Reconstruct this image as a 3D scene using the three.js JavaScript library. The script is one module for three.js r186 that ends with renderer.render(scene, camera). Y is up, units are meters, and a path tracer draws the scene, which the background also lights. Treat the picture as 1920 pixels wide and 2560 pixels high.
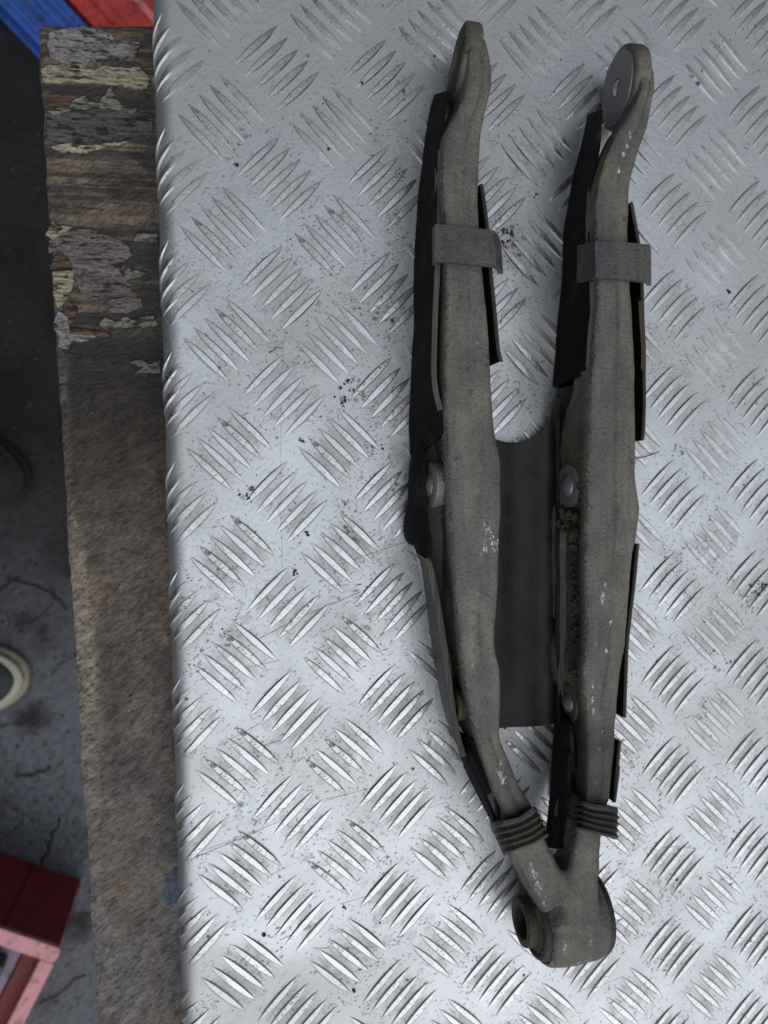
import * as THREE from 'three';
import { MarchingCubes } from 'three/addons/objects/MarchingCubes.js';
import { mergeGeometries, mergeVertices, toCreasedNormals } from 'three/addons/utils/BufferGeometryUtils.js';

// ---------------------------------------------------------------- camera, sky, sun, exposure (model units: mm on the bench, drawn in metres)
const scene = new THREE.Scene();
const camera = new THREE.PerspectiveCamera(69.0, 0.75, 0.01, 60);
const camAt = new THREE.Vector3(-0.036086, 0.384832, 0.206128);
camera.position.copy(camAt);
camera.up.set(0.025647, -0.040563, -0.998848);
camera.lookAt(camAt.clone().add(new THREE.Vector3(0.220961, -0.974233, 0.045237)));
camera.focus = 0.375;
camera.userData.fStop = 8.5;

const renderer = new THREE.WebGLRenderer({ antialias: true });
renderer.toneMapping = THREE.LinearToneMapping;
renderer.toneMappingExposure = 0.92;
renderer.shadowMap.enabled = true;
renderer.shadowMap.type = THREE.PCFSoftShadowMap;

const smooth = (a, b, x) => { const t = Math.min(1, Math.max(0, (x - a) / (b - a))); return t * t * (3 - 2 * t); };
const SUN = new THREE.Vector3(0.16, 0.78, 0.6).normalize();
{ // overcast sky: veiled sun on the +z side, dull on the far side
  const W = 256, H = 128, d = new Float32Array(W * H * 4);
  for (let j = 0; j < H; j++) for (let i = 0; i < W; i++) {
    const el = ((j + 0.5) / H - 0.5) * Math.PI, ph = ((i + 0.5) / W - 0.5) * 2 * Math.PI;
    const x = Math.cos(el) * Math.cos(ph), y = Math.sin(el), z = Math.cos(el) * Math.sin(ph);
    const c = x * SUN.x + y * SUN.y + z * SUN.z;
    let L = 0.03 + 1.26 * smooth(0.565, 0.95, 0.5 + 0.5 * c);
    L *= 0.45 + 0.55 * smooth(-0.05, 0.5, y);
    if (y < 0) L *= 1 - 0.8 * smooth(0, -0.15, y);
    const o = (j * W + i) * 4; d[o] = L * 0.95; d[o + 1] = L * 1.0; d[o + 2] = L * 1.06; d[o + 3] = 1;
  }
  const sky = new THREE.DataTexture(d, W, H, THREE.RGBAFormat, THREE.FloatType);
  sky.mapping = THREE.EquirectangularReflectionMapping; sky.magFilter = sky.minFilter = THREE.LinearFilter; sky.needsUpdate = true;
  scene.background = sky; scene.environment = sky;
}
const sun = new THREE.DirectionalLight(0xfff4e6, 0.5);
sun.position.copy(SUN).multiplyScalar(4); sun.castShadow = true; sun.shadow.radius = 110; sun.shadow.mapSize.set(2048, 2048);
Object.assign(sun.shadow.camera, { left: -1, right: 1, top: 1, bottom: -1, near: 0.1, far: 9 });
scene.add(sun, sun.target);

// ---------------------------------------------------------------- helpers
let seed = 7;
const rnd = () => { seed = (seed * 1664525 + 1013904223) >>> 0; return seed / 4294967296; };
const rr = (a, b) => a + (b - a) * rnd();
const hash = (x, y, s) => { let h = Math.imul(x, 374761393) ^ Math.imul(y, 668265263) ^ Math.imul(s, 2147483647 - 62089911); h = Math.imul(h ^ (h >>> 13), 1274126177); return ((h ^ (h >>> 16)) >>> 0) / 4294967296; };
function vn(x, y, s = 0) {
  const i = Math.floor(x), j = Math.floor(y), u = x - i, v = y - j, a = u * u * (3 - 2 * u), b = v * v * (3 - 2 * v);
  const p = hash(i, j, s), q = hash(i + 1, j, s), r = hash(i, j + 1, s), t = hash(i + 1, j + 1, s);
  return p + (q - p) * a + (r - p) * b + (p - q - r + t) * a * b;
}
function fbm(x, y, oct = 4, s = 0) { let f = 0, a = 0.5, n = 0; for (let k = 0; k < oct; k++) { f += a * vn(x, y, s + k * 17); n += a; a *= 0.5; x = x * 2.03 + 11.3; y = y * 2.03 + 5.7; } return f / n; }
const lerp = (a, b, t) => a + (b - a) * t;
const mix3 = (a, b, t) => [lerp(a[0], b[0], t), lerp(a[1], b[1], t), lerp(a[2], b[2], t)];
const used = {};
function numbered(n) { const k = (used[n] = (used[n] ?? -1) + 1); return k ? `${n}_${String(k).padStart(3, '0')}` : n; }
function tag(o, label, category, group) { Object.assign(o.userData, { label, category }); if (group) o.userData.group = group; return o; }
function thing(name, [x, y, z], label, category, group) { const g = new THREE.Group(); g.name = numbered(name); g.position.set(x / 1000, y / 1000, z / 1000); scene.add(g); return tag(g, label, category, group); }
// geometry is authored in bench millimetres; a part is stored relative to its thing
function part(name, geo, mat, root, parent = root, label) {
  const g = geo.clone(); g.translate(-root.position.x * 1000, -root.position.y * 1000, -root.position.z * 1000); g.scale(0.001, 0.001, 0.001);
  const m = new THREE.Mesh(g, mat); m.name = name; m.castShadow = m.receiveShadow = true; if (label) m.userData.label = label; parent.add(m); return m;
}
const V = (p) => new THREE.Vector3(p[0], p[1], p[2]);
function cr(p0, p1, p2, p3, t) { return 0.5 * (2 * p1 + (p2 - p0) * t + (2 * p0 - 5 * p1 + 4 * p2 - p3) * t * t + (3 * p1 - p0 - 3 * p2 + p3) * t * t * t); }
function resample(rows, n) { // rows of equal-length number arrays, n spans between neighbours
  const out = [], m = rows.length;
  for (let i = 0; i < m - 1; i++) for (let k = 0; k < n; k++) {
    const a = rows[Math.max(0, i - 1)], b = rows[i], c = rows[i + 1], e = rows[Math.min(m - 1, i + 2)], t = k / n;
    out.push(b.map((_, j) => cr(a[j], b[j], c[j], e[j], t)));
  }
  out.push(rows[m - 1].slice()); return out;
}
function gridGeo(pos, nu, nv, tris) { const g = new THREE.BufferGeometry(); g.setAttribute('position', new THREE.Float32BufferAttribute(pos, 3)); g.setIndex(tris); return g; }
function loft(rings, cap = true) { // closed rings of points
  const n = rings[0].length, m = rings.length, pos = [], idx = [];
  for (const r of rings) for (const p of r) pos.push(...p);
  for (let i = 0; i < m - 1; i++) for (let j = 0; j < n; j++) { const a = i * n + j, b = i * n + (j + 1) % n, c = a + n, d = b + n; idx.push(a, c, b, b, c, d); }
  if (cap) for (const [r, f] of [[0, 1], [m - 1, -1]]) {
    const k = pos.length / 3, c = [0, 0, 0]; for (const p of rings[r]) for (let q = 0; q < 3; q++) c[q] += p[q] / n; pos.push(...c);
    for (let j = 0; j < n; j++) { const a = r * n + j, b = r * n + (j + 1) % n; if (f > 0) idx.push(k, a, b); else idx.push(k, b, a); }
  }
  return gridGeo(pos, 0, 0, idx);
}
function finish(g, crease = 0.7, uvf) {
  let h = toCreasedNormals(g.index ? g : mergeVertices(g), crease);
  const p = h.attributes.position, uv = new Float32Array(p.count * 2);
  for (let i = 0; i < p.count; i++) { const [u, v] = uvf(p.getX(i), p.getY(i), p.getZ(i)); uv[2 * i] = u; uv[2 * i + 1] = v; }
  h.setAttribute('uv', new THREE.BufferAttribute(uv, 2)); return h;
}
// thin solid sheet between two edge lines A and B (mm), bowed by disp(u, v), thickness th
function shell(A, B, { th = 2, nu = 5, nv = 4, disp, straight } = {}) {
  if (!straight) { A = resample(A, nu); B = resample(B, nu); }
  const m = A.length, P = [], N = [];
  for (let i = 0; i < m; i++) { P.push([]); for (let j = 0; j <= nv; j++) P[i].push(V(A[i]).lerp(V(B[i]), j / nv)); }
  for (let i = 0; i < m; i++) { N.push([]); for (let j = 0; j <= nv; j++) {
    const du = P[Math.min(m - 1, i + 1)][j].clone().sub(P[Math.max(0, i - 1)][j]), dv = P[i][Math.min(nv, j + 1)].clone().sub(P[i][Math.max(0, j - 1)]);
    N[i].push(du.cross(dv).normalize());
  } }
  const pos = [], idx = [], w = nv + 1, S = m * w;
  for (const s of [1, -1]) for (let i = 0; i < m; i++) for (let j = 0; j < w; j++) { const q = P[i][j].clone().addScaledVector(N[i][j], (disp ? disp(i / (m - 1), j / nv) : 0) + s * th / 2); pos.push(q.x, q.y, q.z); }
  for (let i = 0; i < m - 1; i++) for (let j = 0; j < nv; j++) { const a = i * w + j, b = a + w; idx.push(a, b, a + 1, a + 1, b, b + 1); idx.push(S + a, S + a + 1, S + b, S + a + 1, S + b + 1, S + b); }
  const rim = (a, b) => idx.push(a, S + a, b, b, S + a, S + b);
  for (let i = 0; i < m - 1; i++) { rim(i * w + w, i * w); rim(i * w + nv, (i + 1) * w + nv); }
  for (let j = 0; j < nv; j++) { rim(j, j + 1); rim((m - 1) * w + j + 1, (m - 1) * w + j); }
  return gridGeo(pos, 0, 0, idx);
}
function lathe(profile, seg, at, axis) { // profile [radius, along]
  const g = new THREE.LatheGeometry(profile.map(([r, y]) => new THREE.Vector2(r, y)), seg);
  g.deleteAttribute('uv'); const w = mergeVertices(g, 1e-4);
  w.applyQuaternion(new THREE.Quaternion().setFromUnitVectors(new THREE.Vector3(0, 1, 0), axis.clone().normalize())); w.translate(at[0], at[1], at[2]); return w;
}
function wobble(g, amp, scale, s = 3) { // irregular cast or dented surface
  const p = g.attributes.position;
  for (let i = 0; i < p.count; i++) { const x = p.getX(i) / scale, y = p.getY(i) / scale, z = p.getZ(i) / scale; p.setXYZ(i, p.getX(i) + amp * (vn(x + y, z, s) - 0.5), p.getY(i) + amp * (vn(x - y * 0.7, z + y, s + 1) - 0.5), p.getZ(i) + amp * (vn(x, z - y, s + 2) - 0.5)); }
  return g;
}
const lin2s = (c) => Math.round(255 * (c <= 0.0031308 ? 12.92 * c : 1.055 * Math.pow(c, 1 / 2.4) - 0.055));
const LUT = new Uint8Array(4097); for (let i = 0; i <= 4096; i++) LUT[i] = lin2s(i / 4096);
const s8 = (c) => LUT[Math.max(0, Math.min(4096, (c * 4096) | 0))];
function tex(data, W, H, srgb, wrap) {
  const t = new THREE.DataTexture(data, W, H, THREE.RGBAFormat, THREE.UnsignedByteType);
  t.magFilter = THREE.LinearFilter; t.minFilter = THREE.LinearMipmapLinearFilter; t.generateMipmaps = true;
  if (srgb) t.colorSpace = THREE.SRGBColorSpace; if (wrap) t.wrapS = t.wrapT = THREE.RepeatWrapping; t.needsUpdate = true; return t;
}
// a map over an area [x0, z0, x1, z1] in mm; paint(ctx) draws masks in r, g, b; shade(x, z, mask) -> { c: linear rgb, r: roughness, m: metalness, h: height 0..1 }
function areaMaps([x0, z0, x1, z1], W, H, paint, shade) {
  const cv = document.createElement('canvas'); cv.width = W; cv.height = H; const g = cv.getContext('2d');
  g.fillStyle = '#000'; g.fillRect(0, 0, W, H); g.globalCompositeOperation = 'lighter'; g.lineCap = 'round'; g.lineJoin = 'round';
  g.setTransform(W / (x1 - x0), 0, 0, H / (z1 - z0), -x0 * W / (x1 - x0), -z0 * H / (z1 - z0)); paint(g);
  const M = g.getImageData(0, 0, W, H).data, C = new Uint8Array(W * H * 4), R = new Uint8Array(W * H * 4), B = new Uint8Array(W * H * 4);
  for (let j = 0; j < H; j++) for (let i = 0; i < W; i++) {
    const o = (j * W + i) * 4, s = shade(x0 + (i + 0.5) / W * (x1 - x0), z0 + (j + 0.5) / H * (z1 - z0), [M[o] / 255, M[o + 1] / 255, M[o + 2] / 255]);
    C[o] = s8(s.c[0]); C[o + 1] = s8(s.c[1]); C[o + 2] = s8(s.c[2]); C[o + 3] = 255;
    R[o] = 255; R[o + 1] = 255 * s.r; R[o + 2] = 255 * (s.m || 0); R[o + 3] = 255;
    B[o] = B[o + 1] = B[o + 2] = Math.max(0, Math.min(255, 255 * s.h)); B[o + 3] = 255;
  }
  return { map: tex(C, W, H, true), rm: tex(R, W, H), bump: tex(B, W, H), uv: (x, z) => [(x - x0) / (x1 - x0), (z - z0) / (z1 - z0)] };
}
const poly = (g, pts) => { g.beginPath(); pts.forEach((p, i) => (i ? g.lineTo(p[0], p[1]) : g.moveTo(p[0], p[1]))); g.closePath(); g.fill(); };
function blot(g, x, z, r, col, n = 9) { const pts = []; for (let k = 0; k < n; k++) { const a = k / n * 6.283, q = r * rr(0.6, 1.25); pts.push([x + q * Math.cos(a), z + q * Math.sin(a)]); } g.fillStyle = col; poly(g, pts); }
function streak(g, pts, w, col) { g.strokeStyle = col; g.lineWidth = w; g.beginPath(); pts.forEach((p, i) => (i ? g.lineTo(p[0], p[p.length - 1]) : g.moveTo(p[0], p[p.length - 1]))); g.stroke(); }

// ---------------------------------------------------------------- ground
{
  const A = [-620, -620, 60, 1140];
  const mp = areaMaps(A, 800, 2048, (g) => {
    for (const c of [[[-322.2, -750.0, 615.6], [-301.3, -750.0, 620.7], [-287.9, -750.0, 618.1], [-277.0, -750.0, 611.6]], [[-292.5, -750.0, 753.7], [-283.5, -750.0, 725.3], [-273.1, -750.0, 703.0], [-267.1, -750.0, 686.1]], [[-302.1, -750.0, 954.3], [-274.6, -750.0, 944.0], [-243.9, -750.0, 925.2]],
      [[-322.7, -750.0, 335.0], [-297.0, -750.0, 344.7], [-271.1, -750.0, 360.2], [-247.9, -750.0, 381.6]], [[-364.9, -750.0, 366.8], [-333.6, -750.0, 351.5], [-309.7, -750.0, 336.7]]]) { for (let i = 0; i < c.length - 1; i++) for (let q = 0; q < 6; q++) { const f = (t) => [lerp(c[i][0], c[i + 1][0], t) + 7 * (vn(i * 3 + t * 3, 3, 7) - 0.5), 0, lerp(c[i][2], c[i + 1][2], t) + 7 * (vn(i * 3 + t * 3, 9, 7) - 0.5)]; streak(g, [f(q / 6), f((q + 1) / 6)], rr(1.6, 4.2), 'rgb(255,0,0)'); } }
    g.filter = 'blur(6px)'; g.fillStyle = 'rgb(0,255,0)'; poly(g, [[-306.6, -750.0, 100.9], [-246.8, -750.0, 108.4], [-150.1, -750.0, 121.9], [-148.5, -750.0, 255.1], [-251.6, -750.0, 252.4], [-280.8, -750.0, 257.3], [-298.1, -750.0, 228.6]]); g.filter = 'none';  // near-black patch painted in for the shadow beside the board
    for (let k = 0; k < 16; k++) { let x = rr(-500, -150), z = rr(300, 1100), a = rr(-1.2, 0.6); for (let q = 0; q < 9; q++) { const u = x + 9 * Math.cos(a), v = z + 9 * Math.sin(a); streak(g, [[x, z], [u, v]], rr(0.6, 2.4), 'rgb(150,0,0)'); x = u; z = v; a += rr(-0.7, 0.7); } }
    for (let k = 0; k < 2600; k++) { const x = rr(-560, -50), z = rr(200, 1100), l = rr(2, 7); streak(g, [[x, z], [x + l, z - l * 0.7]], rr(0.5, 1.8), `rgb(${40 + 90 * rnd() | 0},0,0)`); }
    for (let k = 0; k < 700; k++) blot(g, rr(-560, 0), rr(150, 1100), rr(0.8, 3.4), `rgb(${60 + 120 * rnd() | 0},0,0)`, 6);
    for (let k = 0; k < 220; k++) blot(g, rr(-560, 0), rr(-500, 620), rr(0.8, 2.4), `rgb(0,0,${90 + 120 * rnd() | 0})`, 6);
  }, (x, z, m) => {
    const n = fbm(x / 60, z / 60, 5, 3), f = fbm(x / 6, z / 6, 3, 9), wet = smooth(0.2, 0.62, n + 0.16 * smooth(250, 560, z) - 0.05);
    const low = smooth(120, 560, z); let c = mix3([0.02, 0.02, 0.0195], [0.07, 0.076, 0.1], wet * low); c = c.map((v) => v * lerp(0.26, 0.9, low));  // far ground darkened in the colour for the shade lying there
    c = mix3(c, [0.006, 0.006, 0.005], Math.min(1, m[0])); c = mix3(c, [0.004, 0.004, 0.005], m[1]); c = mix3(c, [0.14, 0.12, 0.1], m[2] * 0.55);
    const q = 0.65 + 0.7 * f; return { c: c.map((v) => v * q), r: lerp(0.9, 0.4, wet * (0.3 + 0.7 * low)) - 0.1 * f, m: 0, h: 0.5 + 0.3 * (n - 0.5) + 0.3 * (f - 0.5) - 0.5 * m[0] };
  });
  const g = new THREE.PlaneGeometry(12000, 12000, 1, 1); g.rotateX(-Math.PI / 2); g.translate(0, -750, 0); // one sheet, a small lift keeps the near patch clear of it
  const far = new THREE.MeshStandardMaterial({ color: new THREE.Color().setRGB(0.03, 0.031, 0.032), roughness: 0.75 });
  g.scale(0.001, 0.001, 0.001); const o = new THREE.Mesh(g, far); o.name = 'ground'; o.receiveShadow = true; o.userData.kind = 'structure'; scene.add(o);
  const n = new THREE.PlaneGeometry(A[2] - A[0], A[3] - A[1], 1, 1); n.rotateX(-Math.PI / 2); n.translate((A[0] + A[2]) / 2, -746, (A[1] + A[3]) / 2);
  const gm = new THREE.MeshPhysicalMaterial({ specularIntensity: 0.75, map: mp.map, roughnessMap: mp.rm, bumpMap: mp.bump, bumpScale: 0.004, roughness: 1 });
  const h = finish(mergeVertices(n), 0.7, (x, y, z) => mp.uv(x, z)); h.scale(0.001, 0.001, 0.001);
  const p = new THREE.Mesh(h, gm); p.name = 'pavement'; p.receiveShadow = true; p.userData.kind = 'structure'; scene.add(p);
}

// ---------------------------------------------------------------- tread plate bench top
const PX = 56, PZ = 54.39, SK = 0.27, FOLD = -50, FR = 9.6, PLATE = [-84, -150, 360, 620];
const groups = [];
for (let i = -1; i <= 6; i++) for (let j = -2; j <= 11; j++) { groups.push([i * PX, j * PZ + SK * i, 1]); groups.push([(i + 0.5) * PX, (j + 0.5) * PZ + SK * i, -1]); }
const BARS = []; // centre x, z, lean
for (const [x, z, s] of groups) for (let k = -2; k <= 2; k++) BARS.push([x + k * 5.15, z + k * 5.05 * s, s]);
const unroll = (s, z, up) => { // plate coordinate -> point on the folded sheet, raised by up
  if (s >= FOLD) return [s, up, z];
  const a = Math.min((FOLD - s) / FR, Math.PI / 2), e = Math.max(0, FOLD - s - FR * Math.PI / 2);
  return [FOLD - (FR + up) * Math.sin(a), -FR + (FR + up) * Math.cos(a) - e, z];
};
const plateMaps = areaMaps(PLATE, 1280, 2048, (g) => {
  for (const [x, z, s] of BARS) { // grime that gathers along each rib
    g.save(); g.translate(x, z); g.rotate(s > 0 ? -Math.PI / 4 : Math.PI / 4);
    g.strokeStyle = 'rgb(0,70,0)'; g.lineWidth = 1.1; g.beginPath(); g.moveTo(-15.2, 0); g.quadraticCurveTo(0, -4.2, 15.2, 0); g.quadraticCurveTo(0, 4.2, -15.2, 0); g.stroke();
    g.strokeStyle = 'rgb(60,0,0)'; g.lineWidth = 0.22; for (let k = 0; k < 7; k++) { const l = rr(-12, 12); g.beginPath(); g.moveTo(l, -1.8); g.lineTo(l + rr(-0.6, 0.6), 1.8); g.stroke(); } g.restore();
  }
  for (const [x, z, s] of groups) { g.save(); g.translate(x, z); g.rotate(s > 0 ? -Math.PI / 4 : Math.PI / 4); // brown dirt between the ribs
    for (let k = -2; k < 2; k++) { const d = (k + 0.5) * 7.25; for (let q = 0; q < 3; q++) { g.fillStyle = `rgb(0,${16 + 26 * rnd() | 0},0)`; g.beginPath(); g.ellipse(rr(-3, 3), d + rr(-0.3, 0.3), rr(7, 15), rr(0.8, 3), 0, 0, 7); g.fill(); } } g.restore(); }
  // dark scuffs and oil
  for (const [p, r, k] of [[[123.8, 0.0, 75.8], 9, 22], [[48.7, 0.0, 115.0], 10, 26], [[127.2, 0.0, 86.4], 7, 12], [[35.1, 0.0, 161.9], 8, 20], [[63.8, 0.0, 117.6], 9, 14], [[63.3, 0.0, 5.4], 6, 7], [[228.1, 0.0, 193.6], 6, 9], [[279.8, 0.0, 275.6], 5, 14], [[60.2, 0.0, 207.2], 9, 14], [[-17.6, 0.0, 214.1], 5, 10], [[240.5, 0.0, -18.4], 8, 8], [[255.3, 0.0, 317.6], 8, 8], [[33.8, 0.0, 234.1], 6, 9], [[226.0, 0.0, 448.0], 6, 7]])
    for (let n = 0; n < k; n++) { const a = rnd() * 6.283, q = r * Math.sqrt(rnd()); blot(g, p[0] + q * Math.cos(a), p[2] + q * Math.sin(a), rr(0.3, 1.5), `rgb(${60 + 130 * rnd() | 0},0,0)`, 7); }
  for (const [p, r, k] of [[[64.5, 0.0, 72.9], 12, 26], [[65.9, 0.0, 122.8], 14, 26], [[56.3, 0.0, 175.4], 16, 30], [[118.0, 0.0, 78.3], 12, 24], [[136.4, 0.0, 98.9], 12, 18], [[136.0, 0.0, 155.5], 10, 18], [[58.6, 0.0, 36.4], 12, 20], [[136.9, 0.0, 34.4], 14, 18], [[-1.9, 0.0, 145.1], 22, 24], [[30.1, 0.0, 91.2], 22, 24], [[-15.7, 0.0, 50.1], 22, 20], [[37.4, 0.0, 270.3], 24, 24], [[217.6, 0.0, 140.8], 16, 18], [[241.5, 0.0, 257.2], 26, 22], [[-32.9, 0.0, 266.6], 20, 18], [[-7.0, 0.0, 373.1], 30, 22], [[202.1, 0.0, 444.7], 26, 22], [[56.5, 0.0, 446.9], 30, 20], [[100.1, 0.0, 251.5], 9, 18]])   // smudges: shade beside and between the legs painted in, plus dull grime elsewhere
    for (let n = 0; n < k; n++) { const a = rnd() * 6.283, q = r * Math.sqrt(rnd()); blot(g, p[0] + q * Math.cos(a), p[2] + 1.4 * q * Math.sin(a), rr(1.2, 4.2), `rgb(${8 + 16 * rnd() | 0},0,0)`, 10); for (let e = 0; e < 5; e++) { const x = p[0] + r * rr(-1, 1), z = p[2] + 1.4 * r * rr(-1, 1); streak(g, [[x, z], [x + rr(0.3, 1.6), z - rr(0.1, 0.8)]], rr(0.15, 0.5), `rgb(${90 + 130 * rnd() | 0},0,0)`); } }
  for (let k = 0; k < 4600; k++) blot(g, rr(-80, 350), rr(-140, 610), rr(0.12, 0.5) * (rnd() < 0.08 ? 2 : 1), `rgb(${70 + 150 * rnd() | 0},0,0)`, 6);
  for (let k = 0; k < 1500; k++) blot(g, rr(-60, 90), rr(60, 420), rr(0.1, 0.42), `rgb(${80 + 150 * rnd() | 0},0,0)`, 6);
  // short dashes across the ribs and long fine scratches on the lower left
  for (let k = 0; k < 11000; k++) { const x = rr(-60, 330), z = rr(-100, 600), a = rr(-0.6, -0.2), l = rr(0.5, 2.2); streak(g, [[x, z], [x + l * Math.cos(a), z + l * Math.sin(a)]], rr(0.12, 0.34), `rgb(${70 + 140 * rnd() | 0},0,0)`); }
  for (const [a, b] of [[[-37.8, 0.0, 341.4], [6.7, 0.0, 320.2]], [[-54.1, 0.0, 396.8], [14.0, 0.0, 377.6]], [[-18.7, 0.0, 344.3], [-6.2, 0.0, 341.3]], [[20.7, 0.0, 252.5], [77.5, 0.0, 235.5]], [[-17.3, 0.0, 288.1], [37.5, 0.0, 266.0]], [[-54.2, 0.0, 398.9], [-19.7, 0.0, 388.6]], [[-14.1, 0.0, 412.7], [-4.4, 0.0, 409.3]], [[20.4, 0.0, 375.1], [60.0, 0.0, 366.3]], [[8.1, 0.0, 454.9], [56.3, 0.0, 460.4]], [[-8.6, 0.0, 447.9], [19.2, 0.0, 439.1]], [[23.6, 0.0, 433.2], [59.0, 0.0, 427.2]], [[-33.9, 0.0, 307.6], [-5.3, 0.0, 299.3]], [[215.3, 0.0, 427.1], [236.7, 0.0, 429.9]], [[160.8, 0.0, 505.5], [191.6, 0.0, 501.1]]])
    streak(g, [a, [(a[0] + b[0]) / 2 + rr(-3, 3), 0, (a[2] + b[2]) / 2 + rr(-1.5, 1.5)], b], rr(0.22, 0.4), 'rgb(130,0,0)');
  for (let k = 0; k < 150; k++) { const x = rr(-55, 320), z = rr(60, 600), l = rr(8, 40), t = rr(-0.45, -0.1); streak(g, [[x, z], [x + l / 2, z + t * l / 2 + rr(-1, 1)], [x + l, z + t * l]], rr(0.1, 0.2), `rgb(${40 + 60 * rnd() | 0},0,0)`); }
  streak(g, [[7.9, 0.0, 18.6], [5.4, 0.0, 44.6], [2.0, 0.0, 104.6], [-1.1, 0.0, 157.2], [-3.2, 0.0, 206.2], [-3.0, 0.0, 251.5]], 0.5, 'rgb(45,0,0)');
  for (const [p, r] of [[[-16.9, 0.0, 34.5], 2.6], [[-19.2, 0.0, 31.2], 2], [[11.9, 0.0, 21.8], 2], [[36.4, 0.0, 11.6], 1.6], [[64.9, 0.0, -27.2], 2], [[-25.7, 0.0, 98.9], 2.2], [[84.6, 0.0, -40.1], 2.5], [[-27.5, 0.0, 372.8], 3]]) { blot(g, p[0], p[2], r * 0.8, 'rgb(0,0,70)'); blot(g, p[0] + 0.4, p[2] + 0.5, r * 0.4, 'rgb(0,0,120)'); }
}, (x, z, m) => {
  const n = fbm(x / 28, z / 28, 4, 1), f = fbm(x / 1.3, z / 1.3, 3, 5), w = fbm(x / 90, z / 70, 3, 8), b = fbm(x / 5, z / 9, 3, 21);
  const speck = smooth(0.66, 0.8, fbm(x / 1.1, z / 1.1, 2, 31) * 0.6 + 0.4 * fbm(x / 9, z / 9, 3, 33));
  let c = mix3([0.585, 0.615, 0.65], [0.49, 0.515, 0.545], n), r = 0.42 + 0.12 * n + 0.06 * b, mt = 1;
  const brown = Math.min(1, m[1] * 2.2 * smooth(0.22, 0.66, 0.5 * b + 0.5 * n)), gr = Math.min(1, m[0] * 1.2 * (0.55 + 0.9 * f) + speck * 0.55);
  c = mix3(c, [0.4, 0.375, 0.35], brown * 0.6); r += 0.14 * brown; mt -= 0.45 * brown;
  const film = smooth(0.36, 0.68, w) * 0.42; c = mix3(c, [0.4, 0.4, 0.395], film); r += 0.1 * film; mt -= 0.3 * film;
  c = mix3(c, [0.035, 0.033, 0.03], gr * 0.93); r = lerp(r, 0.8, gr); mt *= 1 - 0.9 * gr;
  c = mix3(c, [0.03, 0.07, 0.2], Math.min(0.85, m[2] * 0.9)); mt *= 1 - 0.7 * m[2];
  return { c, r: Math.min(1, r), m: Math.max(0, mt), h: 0.5 + 0.35 * (f - 0.5) + 0.4 * (b - 0.5) - 0.1 * gr };
});
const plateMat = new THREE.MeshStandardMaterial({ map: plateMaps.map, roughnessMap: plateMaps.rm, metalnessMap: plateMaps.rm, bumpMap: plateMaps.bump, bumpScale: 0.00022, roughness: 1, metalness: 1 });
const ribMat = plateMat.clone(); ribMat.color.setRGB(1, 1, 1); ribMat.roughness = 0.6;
const bench = thing('workbench_top', [100, 0, 220], 'aluminium five-bar tread plate bench top with a rounded folded left edge, under the control arm', 'workbench');
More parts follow.
